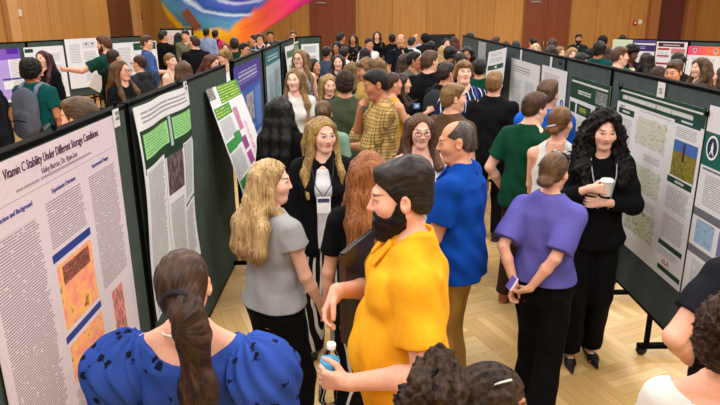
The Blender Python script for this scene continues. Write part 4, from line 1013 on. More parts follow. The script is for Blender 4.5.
# red ALA mark near the foot of the map poster
yy = b[1]; r = [o for o in COL.objects if o.name.startswith('poster') and o.get('label', '').startswith('large map poster')][0]
ww = a[1]-b[1]; text_mesh('sponsor_text', 'ALA', .05, flatc((150, 60, 70)), textM((0, ww/2, 1.115), UR, VD, ww*.79, 1.115*.918), r)
def halves(lbl, px0, py0, px1, py1, z0, cells, z1=None, wave=None, zoff=0):
    a = T_(px0, py0); b = T_(px1, py1); onR(lbl, b[1], a[1], (a[2]+b[2])/2 if z1 is None else z1, z0, wp2, cells, wave)
sl = seal((26, 92, 84), (30, 46, 80))
y1_ = b[1]-.02
onR('white poster with round white seal on teal at the panel end by the bare arm', 2.25, y1_, 1.79, .60, wp2,
  [(0, .12, 1, .28, flatc((26, 92, 84))), (.015, .125, .13, .255, sl), (.02, .29, .9, .30, flatc((110, 112, 126))), (.02, .31, .9, .47, t3), (.0, .49, .9, .53, flatc((104, 106, 116))), (.04, .54, .2, .66, photo(((110, 150, 190), (150, 180, 210), (60, 90, 130)), 5, 17)), (.24, .54, .5, .66, flatc((110, 116, 170))), (.0, .68, .9, .72, flatc((104, 106, 116))), (.02, .73, .9, .98, t3)])
halves('white poster with wide green masthead and a small map behind the curly haired woman', 571.5, 75, 610.5, 87, .6, [(0, .0, 1, .17, DG2), (.02, .03, .95, .045, flatc((200, 206, 204))), (.2, .09, .6, .13, ink(GREEN, (220, 225, 220), .02, .6, .3, .03)), (.68, .06, .95, .15, photo(((200, 205, 205), (60, 80, 70), (220, 220, 220)), 5, 18)), (.02, .2, .18, .28, DG2), (.22, .2, .6, .28, DG2), (.65, .2, .95, .28, DG2), (.28, .22, .5, .26, ink(GREEN, (200, 190, 80), .02, .6, .3, .03)), (.7, .22, .9, .26, ink(GREEN, (200, 190, 80), .02, .6, .3, .03)), (.02, .30, .18, .45, t3), (.02, .47, .18, .55, DG2), (.22, .31, .56, .52, mapmat((200, 206, 188), (120, 150, 110), 4, pg, .1)), (.70, .37, .76, .49, photo(((200, 140, 30), (150, 90, 20), (220, 180, 60)), 4, 19)), (.22, .56, .95, .95, t3), (.02, .58, .18, .95, t3)])
halves('narrow white poster with a small blue emblem beside the green masthead', 542, 65, 567, 71.5, .6, [(.1, .05, .8, .12, t3), (.8, .22, .98, .32, seal(pg, (40, 60, 150))), (.1, .16, .7, .9, t3), (.72, .4, .98, .42, DG2)])
halves('pale grey text poster behind the man in black polo', 511, 59, 540, 64.5, .6, [(.1, .05, .75, .13, ink(pg, (90, 92, 100), .03, .5, .3, .03)), (.1, .18, .45, .9, ink(pg, (150, 152, 160), .015, .5, .4, .03)), (.55, .18, .9, .5, t3), (.6, .55, .8, .62, photo(((60, 80, 140), (220, 220, 225), (220, 220, 225)), 5, 20))])
q = [atY(489, 52, 8.7), atY(507.5, 47.5, 7.85), atY(503.5, 82, 7.75), atY(484, 86, 8.6)]
r = empty('poster', (0, 0, 0), 0, 'curling white poster with one dark green bar at the far row', 'poster'); sheet((0, 0, 0), (1, 0, 0), (0, 0, -1), .8, 1.0, wp2, [(.1, .05, .8, .16, t3), (.1, .2, .85, .36, t3), (.06, .42, .9, .56, flatc((30, 74, 62))), (.42, .46, .54, .52, flatc((210, 220, 216))), (.1, .62, .85, .95, t3)], quad=q, wave=lambda u, v: .03*math.sin(u*4), parent=r, name='paper')
halves('grey blue photo poster at the very end of the row', 478.5, 41, 486, 43, .7, [(0, 0, 1, .3, photo(((110, 120, 130), (170, 175, 180), (60, 70, 90)), 5, 21)), (0, .3, .4, .8, flatc((90, 110, 150)))])
# number cards
def card(px, py, X, U, txt, label, w=.075, h=.085):
    q = atX(px, py, X); r = empty('number_card', tuple(q), 0, label, 'number card', 'panel number cards')
    P0 = tuple(-np.array(U, float)*w/2+np.array((0, 0, h/2))); sheet(P0, U, VD, w, h, flatc((216, 218, 218)), [], None, r, 'card')
    if txt:
        U_ = Vector(U); M = textM(P0, U, VD, w*.88 if U[1] > 0 else w*.28, h*.68 if U[1] > 0 else h*.75)
        text_mesh('number_text', txt, .056 if U[1] > 0 else .05, flatc((60, 62, 64)), M @ (Matrix.Rotation(PI/2, 4, 'Z') if U[1] > 0 else Matrix.Rotation(0, 4, 'Z')), r, 'LEFT', .9)
card(116.5, 118, XL+.011, UL, '55', 'white card numbered 55 at the seam of the pink poster panel')
card(185.5, 88, XL+.03, UL, '54', 'white card numbered 54 above the pale green boxes')
card(661, 90, XRR-.008, UR, '52', 'white card numbered 52 above the long green title bar', .10, .095)
card(551, 62, XRR-.008, UR, None, 'blank looking card above the narrow emblem poster', .07, .10)
card(521, 55, XRR-.008, UR, None, 'blank looking card above the pale grey text poster', .08, .12)
# binder clips
def clip(px, py, X, label, s=1.0, up=True):
    q = atX(px, py, X); r = empty('binder_clip', tuple(q), PI/2, label, 'binder clip', 'black binder clips on the panels')
    bm = MB(); b_ = bm.bm
    pr_ = [(-.012, .018), (.012, .018), (.004, -.022), (-.004, -.022)]
    v0 = [b_.verts.new((-.022*s, a*s, c*s)) for a, c in pr_]; v1 = [b_.verts.new((.022*s, a*s, c*s)) for a, c in pr_]
    b_.faces.new(v0); b_.faces.new(v1[::-1])
    for i in range(4): b_.faces.new((v0[i], v0[(i+1) % 4], v1[(i+1) % 4], v1[i]))
    bm.build('jaw', M_BLK, r)
    for sg in (-1, 1):
        MB().tube([(-.010*s, sg*.012*s, .018*s), (-.012*s, sg*.02*s, .05*s), (0, sg*.022*s, .062*s), (.012*s, sg*.02*s, .05*s), (.010*s, sg*.012*s, .018*s)], .0022*s, 6).build('handle', M_BLK, r, True)
for (px, py, X, l_) in ((54, 127, XL-.02, 'black binder clip on the rail near the brown haired head'), (115, 104, XL-.02, 'black binder clip on the rail above the card numbered 55'), (133, 103, XL+.02, 'black binder clip holding the corner of the wavy poster'), (178, 83, XL+.02, 'black binder clip on the wavy poster by the card numbered 54'), (214, 72, XL-.01, 'black binder clip on the rail above the slanted poster'),
                        (620, 88, XRR-.015, 'black binder clip at the title bar corner near curly black hair'), (707, 114, XRR-.015, 'black binder clip at the title bar end by the teal seal'), (560, 64, XRR-.015, 'black binder clip between the emblem poster and the grey poster')):
    clip(px, py, X, l_, .6)
# ------------------------------------------------------------------ far rows of panels
def farrow(P0, P1, cuts, labels, zb, zt, fab):
    P0 = np.array(P0, float); P1 = np.array(P1, float)
    for (a, b), l_ in zip(zip(cuts, cuts[1:]), labels): panel(l_, P0+(P1-P0)*a, P0+(P1-P0)*(b-.004), zb, zt, fab)
def farposter(label, px0, px1, ptop, pbot, Pa, Pb, base, cells, off=.05):
    Pa = np.array(Pa, float); Pb = np.array(Pb, float); d = (Pb-Pa)/np.linalg.norm(Pb-Pa); n = np.array((d[1], -d[0]))
    def hit(px, py):
        r = ray(px, py)[:2]; o = Pa+n*off; t = np.linalg.solve(np.array([[r[0], -d[0]], [r[1], -d[1]]]), o); return ray(px, py)*t[0]+np.array((0, 0, CAMH))
    a, b = hit(px0, ptop), hit(px1, ptop); c = hit((px0+px1)/2, pbot)
    z1 = (a[2]+b[2])/2; w = np.linalg.norm((b-a)[:2]); h = z1-c[2]
    r = empty('poster', (0, 0, 0), 0, label, 'poster'); sheet((a[0], a[1], z1), (d[0], d[1], 0), VD, w, h, base, cells, None, r, 'paper')
LA, LB = (-6.5, 10.35), (-4.75, 13.9)
farrow(LA, LB, (-.25, .02, .30, .68, 1.0), ('dark panel at the edge carrying the purple poster', 'dark panel behind the dark haired woman in black jacket', 'dark panel behind the pointing man in green polo', 'dark panel behind the man in blue shirt'), .75, 1.86, FAB_L)
pu = flatc((120, 84, 190)); wq = flatc((216, 220, 228)); tq = ink((216, 220, 228), (150, 152, 160), .03, .5, .3, .05)
farposter('purple and white poster at the edge beside the dark haired woman', -8, 19, 49, 103, LA, LB, wq, [(0, 0, 1, .2, pu), (.5, .0, .95, .1, flatc((80, 30, 160))), (0, .2, .5, .95, flatc((170, 150, 220))), (.55, .2, 1, .9, tq), (.2, .6, .5, .75, wq), (.2, .55, .9, .58, flatc((70, 40, 150))), (.45, .76, .6, .84, flatc((20, 20, 24)))])
farposter('white poster with dark corner lettering behind the dark haired woman', 23, 63, 46.5, 100, LA, LB, wq, [(.02, .03, .22, .10, flatc((30, 60, 50))), (.3, .12, .95, .3, tq), (.05, .34, .95, .95, tq)])
farposter('tall plain white poster the man in green polo points at', 64, 97, 38.5, 88, LA, LB, wq, [(.1, .1, .45, .5, tq), (.5, .06, .95, .2, tq), (.5, .25, .95, .9, tq), (.6, .1, .66, .13, flatc((30, 30, 30))), (.8, .1, .86, .13, flatc((30, 30, 30))), (.72, .6, .76, .68, flatc((40, 40, 40)))], .07)
farposter('white poster with green heading behind the man in blue shirt', 112, 156, 42, 80, LA, LB, wq, [(.1, .1, .4, .9, tq), (.45, .03, .98, .22, flatc((30, 70, 52))), (.6, .1, .95, .15, ink((30, 70, 52), (220, 225, 220), .03, .5, .3, .05)), (.45, .3, .95, .9, tq)])
panel('black framed panel behind the people dressed in black by the yellow mural', (atY(160, 29, 17)[0], 17), (atY(193, 29, 17)[0], 17), .6, atY(176, 28.5, 17)[2], FAB_L)
a_ = atY(163, 30.5, 16.95); b_ = atY(191, 30.5, 16.95); r = empty('poster', (0, 0, 0), 0, 'pale pinkish white poster on the black framed panel by the mural', 'poster'); sheet(a_, (1, 0, 0), VD, b_[0]-a_[0], 1.0, flatc((214, 200, 200)), [(.1, .1, .9, .9, ink((214, 200, 200), (160, 140, 150), .04, .5, .3, .06))], None, r, 'paper')
RA, RB = np.array((4.75, 11.6)), np.array((6.25, 9.4))
farrow(RA, RB, (0, .5, 1.0), ('far panel behind the man in green sweatshirt', 'far panel carrying the pink and orange bannered poster'), .5, 1.80, FAB_R)
LV = flatc((214, 216, 220))
farposter('pale green tinted poster behind the man in green sweatshirt', 613, 633, 39.5, 75, RA, RB, LV, [(0, 0, 1, .25, flatc((200, 210, 186))), (.1, .3, .9, .9, tq)])
farposter('dark purple headed poster behind the man with black curls', 634, 656, 40, 80, RA, RB, LV, [(0, 0, 1, .08, flatc((80, 70, 130))), (0, .12, 1, .28, flatc((56, 42, 110))), (.1, .16, .6, .24, ink((56, 42, 110), (190, 180, 220), .03, .5, .3, .05)), (.1, .35, .9, .9, tq)])
mr = (150, 50, 62)
farposter('white poster with maroon bars behind the young man with sunglasses', 657, 688, 42, 84, RA, RB, LV, [(.06, .02, .9, .12, flatc((70, 34, 40))), (.2, .04, .8, .1, ink((70, 34, 40), (220, 210, 210), .03, .5, .3, .05)), (.05, .15, .45, .2, flatc(mr)), (.05, .23, .45, .4, tq), (.05, .32, .45, .36, flatc(mr)), (.5, .15, .95, .28, flatc((190, 120, 126))), (.05, .5, .45, .55, flatc(mr)), (.5, .35, .95, .9, tq), (.05, .6, .45, .9, tq)])
t = NT('banner'); u_, v_, _ = t.sep(uvn(t, 'loc')); PKO = t.fin(t.mix(u_, lin((226, 60, 120)), lin((240, 130, 50))), .5, .25)
farposter('white poster with pink to orange banner and black round logos', 688.5, 724, 46.5, 84, RA, RB, LV, [(0, 0, 1, .24, PKO), (.14, .04, .26, .2, seal((226, 60, 120), (20, 20, 24))), (.74, .04, .86, .2, seal((236, 110, 60), (20, 20, 24))), (.1, .3, .9, .95, tq)])
# ------------------------------------------------------------------ the people near the camera
BLKC = (17, 17, 20); BLK2 = (27, 27, 31); KH = (176, 146, 100); DEN = (52, 60, 84); CHAR = (56, 56, 60)
BRN = (62, 42, 30); DBR = (38, 27, 21); BLKH = (20, 17, 16); LBR = (120, 86, 54); BLD = (186, 148, 92); DBL = (146, 110, 66); RED_ = (92, 48, 32); GRY = (120, 112, 104)
floral = person('woman seen from behind in blue black-flowered blouse with long dark ponytail', 181, 249, 1.62, -4, 'f', 'l', ('pony', (46, 30, 22), (84, 58, 42)), ('puff', (56, 86, 168), ('floral', (16, 18, 34), 19, .27)), ('slim', BLK2), hy=2, hpit=-8, ln=1.13, arms=((.30, .08, .98), (.31, .10, .98)), neck='wide', bw=1.1)
q = MB(); Hf, Tf, S = floral['Hf'], floral['Tf'], floral['S']
q.tube([tuple(Tf((.078*math.sin(a), -.018+.07*math.cos(a), 1.478-.02*math.cos(a)))*S) for a in np.linspace(0, 2*PI, 25)[:-1]], .0035, 6, True); q.build('necklace', plain((210, 205, 196), .3, .6), floral['root'], True)
q = MB(); q.tube([tuple(Hf((.014+.036*math.cos(a), -.118, .016+.036*math.sin(a)))*S) for a in np.linspace(0, 2*PI, 17)[:-1]], .010, 8, True); q.build('hair_tie', plain((18, 18, 20), .7), floral['root'], True)
greyt = person('blond woman in grey cap-sleeve top and black trousers seen from her side', 271, 158, 2.85, -44, 'f', 'p', ('long', (172, 132, 78), (226, 192, 136)), ('capsleeve', (164, 166, 168)), ('wide', BLKC), hy=-44, hpit=4, ln=1.24, arms=((.21, .16, .93), (.2, .12, .92)), stance=.10)
blazer = person('blond woman in black blazer and striped wide trousers with name badge', 323, 116, 3.85, 184, 'f', 'p', ('long', (136, 104, 56), (200, 164, 96)), ('jacket', (22, 22, 26)), ('wide', (26, 26, 30), ('vstripe', (206, 204, 200), .034, .34, 1)), hy=22, ln=1.20, arms=((.2, .1, .93), (.2, .08, .9)), lanyard=(40, 40, 48), inner=(222, 222, 226), shoe=('sandal', BLKC), stance=.13, hpit=6)
auburn = person('woman seen from behind with very long straight auburn hair and black top', 368, 149, 2.8, 8, 'f', 'l', ('long', (128, 72, 36), (178, 112, 62)), ('tee', BLKC), ('wide', BLKC, ('vstripe', (190, 190, 188), .06, .16, 1)), ln=1.10, arms=('down', 'down'))
yellow = person('bearded man in bright yellow polo shirt holding a water bottle', 401, 161, 2.0, 90, 'm', 'l', ('quiff', (26, 21, 19), (52, 42, 38)), ('polo', (242, 176, 42)), ('straight', (58, 58, 66)), hpit=7, hy=3, belly=.9, bw=1.06, arms=(((.10, .215, 1.245), (.9, -.5, -.5)), ((.20, .165, 1.065), (.5, -.9, -.6))), beard=((30, 23, 20), .008), curl=(.5, .85), palm=((-.5, -.2, -.6), (.95, -.1, .1)), hdir=((-.45, .45, -.75), (.12, .98, .05)))
bluep = person('man with receding grey hair in royal blue polo and khaki trousers', 457, 121, 3.3, 66, 'm', 'm', ('thin', (62, 54, 50), (110, 100, 94)), ('polo', (16, 76, 168)), ('chino', (168, 132, 74)), hy=22, hpit=8, belly=.55, bw=1.1, arms=('front', 'low'))
glassw = person('woman with glasses and straight brown hair in white tank top beside the blue polo', 421, 113, 4.0, 190, 'f', 'p', ('long', (78, 50, 34), (116, 78, 54)), ('tank', (226, 224, 220)), ('slim', DEN), glasses=(60, 30, 34), hy=-6, hpit=6, ln=1.36)
purple = person('woman with low bun in periwinkle top clasping hands behind her back', 556, 152, 3.12, -38, 'f', 'l', ('lowbun', (52, 36, 26), (128, 92, 60)), ('crop', (104, 100, 178)), ('boot', BLKC), hy=-4, hpit=6, arms=(((.0, -.20, .985), (.6, -.7, .1)), ((.10, -.19, .98), (.6, -.7, .1))), curl=(.6, .6), step=-.2, stance=.11, shoe=('shoe', (200, 200, 200)), hdir=((-.8, -.1, -.5), (-.2, -.1, -.95)), off=.012)
curlyw = person('woman with long curly black hair in black shirt holding a white cup', 607, 108, 3.72, 172, 'f', 'p', ('longcurl', (17, 14, 14), (24, 20, 20)), ('blouse', (18, 18, 21)), ('straight', BLKC), hy=0, hpit=12, ln=1.27, arms=(((.10, .235, 1.30), (.7, -.4, -.6)), ((.0, .215, 1.205), (.8, -.2, -.5))), curl=(.8, .5), palm=((-.5, -.8, 0), (0, -1, 0)), hdir=((-.8, .5, .1), (1, .15, 0)), shoe=('flat', BLKC), stance=.075, step=.04)
q = MB(); Tf, S = curlyw['Tf'], curlyw['S']
for sd in (1, -1): q.tube([tuple(Tf(w_)*S) for w_ in ((sd*.06, .02, 1.495), (sd*.078, .10, 1.44), (sd*.07, .155, 1.36), (sd*.05, .18, 1.28), (sd*.03, .2, 1.16))], .0042, 6)
q.build('lanyard', plain((150, 152, 160), .6), curlyw['root'], True)
tankw = person('woman with clipped-up brown hair in white tank top seen from behind', 562, 106, 4.12, -24, 'f', 'l', ('lowbun', (56, 36, 24), (150, 100, 56)), ('tank', (224, 222, 220)), ('slim', DEN), hy=-24, arms=('low', 'low'), hpit=4)
greenp = person('young man in dark green polo and brown trousers with hand in pocket', 536, 93, 4.6, -38, 'm', 'p', ('short', (58, 36, 24), (92, 62, 42)), ('polo', (20, 74, 54)), ('chino', (66, 46, 36)), hy=-26, hpit=10, arms=('pocket', 'pocket'), shoe=('shoe', (150, 84, 40)))
person('man in bright blue hooded sweatshirt behind the green polo shirt', 549, 80, 5.1, -30, 'm', 'l', ('short', (74, 54, 38), (110, 82, 58)), ('hoodie', (28, 104, 208)), ('slim', DEN), hy=-15, arms=('front', 'front'))
knit = person('woman in white knit top with dark curly hair at the frame edge', 740, 294, 1.5, -14, 'f', 'l', ('bigcurl', (40, 26, 22), (74, 50, 42)), ('knit', (228, 226, 222)), ('slim', DEN), ln=1.24, hy=-20, bw=1.28)
bare = person('person in black T-shirt with bare bent arm at the frame edge', 777, 186, 2.1, 8, 'm', 'l', ('short', BRN), ('tee', (32, 33, 40)), ('slim', DEN), arms=('hip', 'hip'))
puffh = person('person with parted dark hair tied in a big curly puff', 494, 366, 1.22, -78, 'f', 't', ('curlpuff', (28, 22, 20), (78, 60, 48)), ('tee', (60, 62, 70)), ('slim', DEN), hpit=6)
# ------------------------------------------------------------------ the middle of the crowd
C = [
 ('person with very long black hair seen from behind by the blue poster', 281, 95, 4.72, -20, 'f', 'm', ('long', (13, 12, 13), (17, 16, 18)), ('long', (22, 22, 24)), dict(ln=1.05)),
 ('woman in white T-shirt with long brown hair fading to blond hands clasped', 294, 68, 6.5, 190, 'f', 'p', ('long', (84, 60, 38), (176, 136, 84)), ('tee', (218, 218, 212)), dict(hy=-22, arms=('hold', 'front'), ln=1.15)),
 ('woman with brown curls in pale sage green top seen from behind', 323, 100, 4.75, -10, 'f', 'l', ('bun', (64, 44, 30), (122, 88, 56)), ('tee', (136, 164, 148)), dict(hy=10, bw=1.12)),
 ('man with short dark curls in olive T-shirt seen from behind', 345, 70, 6.0, -6, 'm', 'm', ('curly', (44, 34, 27)), ('tee', (74, 82, 64)), dict()),
 ('man in tan plaid shirt with hand on his chin', 376, 70, 5.2, 100, 'm', 't', ('fade', (20, 18, 18)), ('half', (206, 178, 120), ('plaid', (120, 88, 44), (60, 44, 28), .055)), dict(hpit=14, arms=(((.03, .16, 1.40), (.3, .3, -1)), ((-.05, .26, 1.12), (.8, -.2, -.5))), curl=(.9, .5), palm=((0, -1, .2), None), belly=.3)),
 ('blond woman looking down beside the olive T-shirt', 329, 74, 6.7, 176, 'f', 'p', ('long', (150, 112, 60), (196, 158, 100)), ('long', BLK2), dict(hpit=12, hy=20, ln=1.2)),
 ('tall woman with glasses and light brown hair in pale patterned top', 299, 49, 8.4, 200, 'f', 'p', ('long', (112, 82, 50), (160, 124, 80)), ('tank', (170, 174, 190), ('floral', (110, 116, 140), 24, .3)), dict(hy=-40, glasses=(40, 36, 40), ln=1.2)),
 ('woman with black hair and scarf beside the tall woman with glasses', 314, 58, 8.6, -140, 'f', 'm', ('long', (20, 18, 20)), ('long', BLKC), dict(hy=20, ln=1.25)),
 ('smiling woman with long dark brown hair behind the olive T-shirt', 338, 54, 8.9, 178, 'f', 'p', ('long', (58, 34, 26)), ('tee', (60, 60, 66)), dict(ln=1.2)),
 ('man with swept brown hair looking down behind the plaid shirt', 366, 58, 7.2, 118, 'm', 'm', ('mop', (92, 66, 40), (150, 112, 70)), ('tee', (188, 158, 92)), dict(hpit=16, hy=-10)),
 ('person in black and white striped top seen from behind', 352, 61, 8.1, -10, 'f', 'l', ('long', (108, 76, 46), (150, 112, 70)), ('tee', (222, 222, 222), ('hstripe', (24, 24, 30), .06, .45)), dict(ln=1.42)),
 ('person with light brown hair seen from behind between swept hair and navy polo', 378, 57, 8.6, 6, 'f', 'l', ('long', (116, 82, 46), (160, 120, 72)), ('tee', (110, 90, 60)), dict(ln=1.4)),
 ('tall man in navy polo standing above the far crowd', 401, 34, 12.6, 200, 'm', 'm', ('thin', (120, 88, 66)), ('polo', (24, 28, 40)), dict(hy=-34, bw=1.08)),
 ('woman with long dark brown hair seen from behind below the navy polo', 404, 53, 9.3, 4, 'f', 'l', ('long', (52, 34, 26), (84, 58, 44)), ('tee', BLK2), dict(ln=1.2)),
 ('man with glasses and black hair in grey green shirt', 414, 52, 8.9, 220, 'm', 't', ('short', (18, 17, 17)), ('half', (96, 100, 84)), dict(hy=40, glasses=True)),
 ('broad man in black T-shirt with brown hair seen from behind', 430, 51, 7.4, -35, 'm', 'l', ('short', (72, 50, 34), (104, 76, 52)), ('tee', (22, 22, 25)), dict(hy=-20, bw=1.12)),
 ('woman with tied brown hair and yellow straps facing the phone holder', 393, 72, 6.3, -60, 'f', 'm', ('tied', (64, 42, 30)), ('tank', (206, 160, 60)), dict(hy=-12, arms=('hold', 'hold'))),
 ('woman in black holding a phone beside yellow straps', 403, 73, 6.9, -105, 'f', 'l', ('long', (56, 36, 28)), ('tee', BLKC), dict(hy=10, arms=('up', 'hold'), ln=1.4)),
 ('man wearing a dark grey backpack with glasses seen from behind', 447, 63, 7.0, -38, 'm', 'm', ('crop', (48, 36, 28)), ('tee', (26, 27, 30)), dict(hy=-20, glasses=True)),
 ('man with shaggy light brown hair in navy and white striped shirt', 464, 60, 6.2, 186, 'm', 'p', ('mop', (116, 82, 50), (160, 118, 76)), ('half', (28, 44, 96), ('vstripe', (222, 222, 216), .052, .17)), dict(hpit=-6, arms=('down', 'front'))),
 ('man with short blond hair in brown T-shirt with white badge', 454, 84, 5.0, -50, 'm', 'l', ('crop', (120, 88, 52), (156, 118, 74)), ('tee', (98, 74, 56)), dict(hy=-30)),
 ('man with reddish blond hair in black polo seen from behind', 495, 72, 6.1, -14, 'm', 'l', ('short', (130, 92, 52), (164, 122, 76)), ('polo', (24, 24, 28)), dict(hy=-14, bw=1.05)),
 ('man in green sweater with dark hair seen from behind', 480, 59, 7.7, -10, 'm', 'm', ('short', (30, 24, 22)), ('long', (18, 76, 54)), dict()),
 ('person with thick black hair in navy top beyond the backpack', 450, 46, 10.4, -30, 'm', 't', ('mop', (20, 18, 18)), ('tee', (28, 34, 56)), dict(hy=-20)),
 ('person with flat dark hair behind the striped shirt', 461, 53, 9.0, 10, 'm', 'm', ('short', (28, 22, 20)), ('tee', BLK2), dict()),
 ('woman with wavy dark hair and green collar facing the room', 467, 46, 9.5, 168, 'f', 't', ('wave', (34, 24, 20)), ('tee', (34, 92, 62)), dict(ln=1.4)),
 ('woman with black hair near the far display screen', 447, 38, 13.4, 170, 'f', 'l', ('long', (20, 18, 18)), ('tee', (60, 54, 54)), dict(ln=1.4, hy=15)),
 ('person in white shirt with auburn hair seen from behind', 454, 36, 15.0, 5, 'f', 'l', ('wave', (70, 34, 30)), ('tee', (222, 218, 216)), dict(ln=1.42)),
 ('person in white T-shirt with dark headband near the far wall', 466, 38, 14.0, 20, 'f', 't', ('tied', (70, 52, 40)), ('tee', (226, 224, 218)), dict()),
 ('man in dark cap and navy shirt by the far wall', 470, 33, 16.2, 60, 'm', 't', ('short', (34, 36, 44)), ('tee', (30, 34, 50)), dict()),
 ('man in dark cap near the brown double door', 341, 33, 15.2, -60, 'm', 't', ('short', (24, 26, 34)), ('tee', BLK2), dict()),
 ('woman in black dress with small pink flowers by the far wall', 353, 34, 15.8, 170, 'f', 't', ('long', (26, 22, 20)), ('long', (26, 25, 28), ('floral', (190, 140, 130), 14, .26)), dict(ln=1.3)),
 ('man in white T-shirt leaning forward near the far wall', 369, 38, 13.2, -150, 'm', 'm', ('short', (52, 38, 30)), ('tee', (222, 222, 222)), dict(hpit=6)),
 ('woman in black with light hair standing high at the far wall', 377, 31, 17.0, 176, 'f', 'l', ('long', (34, 28, 24)), ('long', BLKC), dict(ln=1.3)),
 ('person dressed in black between the far wall and navy polo', 392, 34, 16.0, 10, 'm', 'b', ('short', (16, 15, 15)), ('tee', BLKC), dict()),
 ('person in slate blue shirt with tied dark hair near the brown door', 327, 46, 11.0, -30, 'f', 't', ('tied', (26, 22, 20)), ('tee', (70, 82, 104)), dict()),
 ('person with full dark hair facing the brown door', 337, 41, 13.0, 150, 'f', 't', ('wave', (26, 22, 20)), ('tee', BLK2), dict(ln=1.42)),
 ('person in white shirt with short dark hair seen from behind near the smiling woman', 344, 47, 11.0, -20, 'm', 'm', ('short', (30, 25, 22)), ('tee', (220, 220, 220)), dict(bw=1.05)),
 ('woman with long black hair seen from behind by the leaning white T-shirt', 365, 47, 11.2, 0, 'f', 't', ('long', (16, 15, 15)), ('tee', BLKC), dict(ln=1.15)),
 ('man in white shirt with dark cap beyond the navy polo', 412, 37, 14.2, -40, 'm', 'm', ('short', (40, 40, 46)), ('tee', (208, 208, 204)), dict()),
 ('bald man in pale blue shirt at the far wall', 416, 34, 16.2, 160, 'm', 'm', ('thin', (110, 92, 78)), ('half', (160, 180, 200)), dict()),
 ('man in black with rounded black hair at the far wall', 425, 33, 16.0, 20, 'm', 'b', ('afro', (14, 13, 13)), ('tee', (34, 34, 40)), dict(bw=1.1)),
 ('person in dark red shirt with black hair', 431, 41, 12.4, 10, 'm', 't', ('mop', (18, 16, 16)), ('tee', (140, 40, 40)), dict()),
 ('person with straight blond hair seen from behind near the far screen', 443, 45, 11.6, 0, 'f', 'p', ('long', (188, 150, 84), (220, 186, 120)), ('tee', (90, 70, 50)), dict(ln=1.35)),
 # behind the row carrying the pink poster
 ('man in light blue shirt seen from behind before the yellow mural', 206, 28, 17.6, -6, 'm', 't', ('short', (22, 20, 20)), ('half', (150, 168, 206)), dict()),
 ('person in hot pink shirt wearing a black backpack before the mural', 215, 30, 18.0, -12, 'm', 't', ('short', (20, 18, 18)), ('tee', (222, 50, 120)), dict()),
 ('woman with reddish hair looking over behind the curly haired man', 225, 42, 12.8, 190, 'f', 'p', ('wave', (120, 66, 40)), ('tee', (60, 44, 40)), dict(ln=1.42)),
 ('man in dark green shirt with dark hair behind the panel row', 234, 38, 12.0, 10, 'm', 't', ('short', (34, 28, 24)), ('tee', (26, 62, 46)), dict()),
 ('man with glasses and black hair behind the panel row', 244, 43, 11.4, 215, 'm', 'm', ('short', (22, 20, 20)), ('tee', (28, 70, 60)), dict(hy=30, glasses=True)),
 ('young man with glasses in blue plaid shirt behind the panel row', 260, 33, 15.0, 165, 'm', 'l', ('mop', (72, 52, 38)), ('half', (60, 72, 104), ('plaid', (30, 36, 60), (190, 190, 200), .12)), dict(glasses=True)),
 ('person with black hair and white collar behind the blue plaid shirt', 270, 31, 16.6, 190, 'm', 't', ('short', (18, 17, 17)), ('jacket', (26, 26, 32)), dict()),
 ('person in dark top peering over the teal poster', 270, 41, 12.4, 150, 'f', 'p', ('long', (28, 24, 24)), ('tee', BLKC), dict(ln=1.35)),
 ('dark haired person beside the one peering over the teal poster', 279, 41, 12.2, 20, 'm', 'm', ('short', (26, 22, 20)), ('tee', (50, 50, 54)), dict()),
 ('man with glasses looking over the end of the panel row', 293, 31, 16.8, 180, 'm', 'l', ('short', (98, 72, 50)), ('tee', (40, 46, 70)), dict(glasses=True)),
 ('man with curly blond hair close behind the wavy poster panel', 224, 49, 9.5, 120, 'm', 'p', ('curly', (122, 90, 50), (186, 146, 88)), ('tee', (190, 160, 140)), dict(hpit=10)),
 ('person in raspberry red top with brown hair bending forward', 212, 54, 9.3, -110, 'f', 'p', ('long', (88, 50, 36)), ('tee', (168, 44, 66)), dict(hpit=14, lean=12, ln=1.35)),
 ('dark haired person far behind near the mural edge', 254, 35, 15.6, 100, 'm', 'm', ('short', (40, 30, 26)), ('tee', (70, 60, 60)), dict()),
 ('young man in black T-shirt turned to the khaki shirt', 194, 36, 12.6, 30, 'm', 'l', ('short', (62, 46, 34)), ('tee', (22, 22, 25)), dict(hy=25, bw=1.1, arms=('down', 'hold'))),
 ('young man in khaki green shirt before the pale framed poster', 185, 30, 15.5, 190, 'm', 'l', ('short', (40, 30, 25)), ('half', (108, 110, 84)), dict(hpit=10, hy=-15, arms=('front', 'front'))),
 ('person dressed all in black seen from behind by the pale framed poster', 163, 31, 15.0, -20, 'm', 'm', ('short', (20, 18, 18)), ('long', BLKC), dict(hy=-30)),
 ('person with long black hair in front of the pale framed poster', 178, 32, 16.2, 20, 'f', 'm', ('long', (18, 17, 17)), ('long', BLKC), dict(ln=1.15)),
 ('man in blue short sleeved shirt talking by the green headed poster', 146, 36, 12.2, -75, 'm', 'l', ('short', (72, 50, 34)), ('half', (70, 98, 150)), dict(hy=-10, arms=('hold', 'down'), belly=.4)),
 ('woman with bare shoulders and tied light brown hair', 170, 53, 9.2, -110, 'f', 'p', ('tied', (104, 72, 46), (150, 112, 72)), ('tank', (200, 180, 160)), dict(hy=-10)),
 ('woman with long brown hair seen from behind next to bare shoulders', 183, 60, 8.1, 10, 'f', 'l', ('long', (74, 50, 34), (112, 80, 54)), ('tee', (80, 66, 56)), dict(ln=1.3)),
 ('person in charcoal hooded sweatshirt with brown hair and glasses', 138, 55, 8.8, 60, 'f', 'l', ('tied', (56, 36, 28)), ('hoodie', (54, 56, 62)), dict(hy=20, glasses=True)),
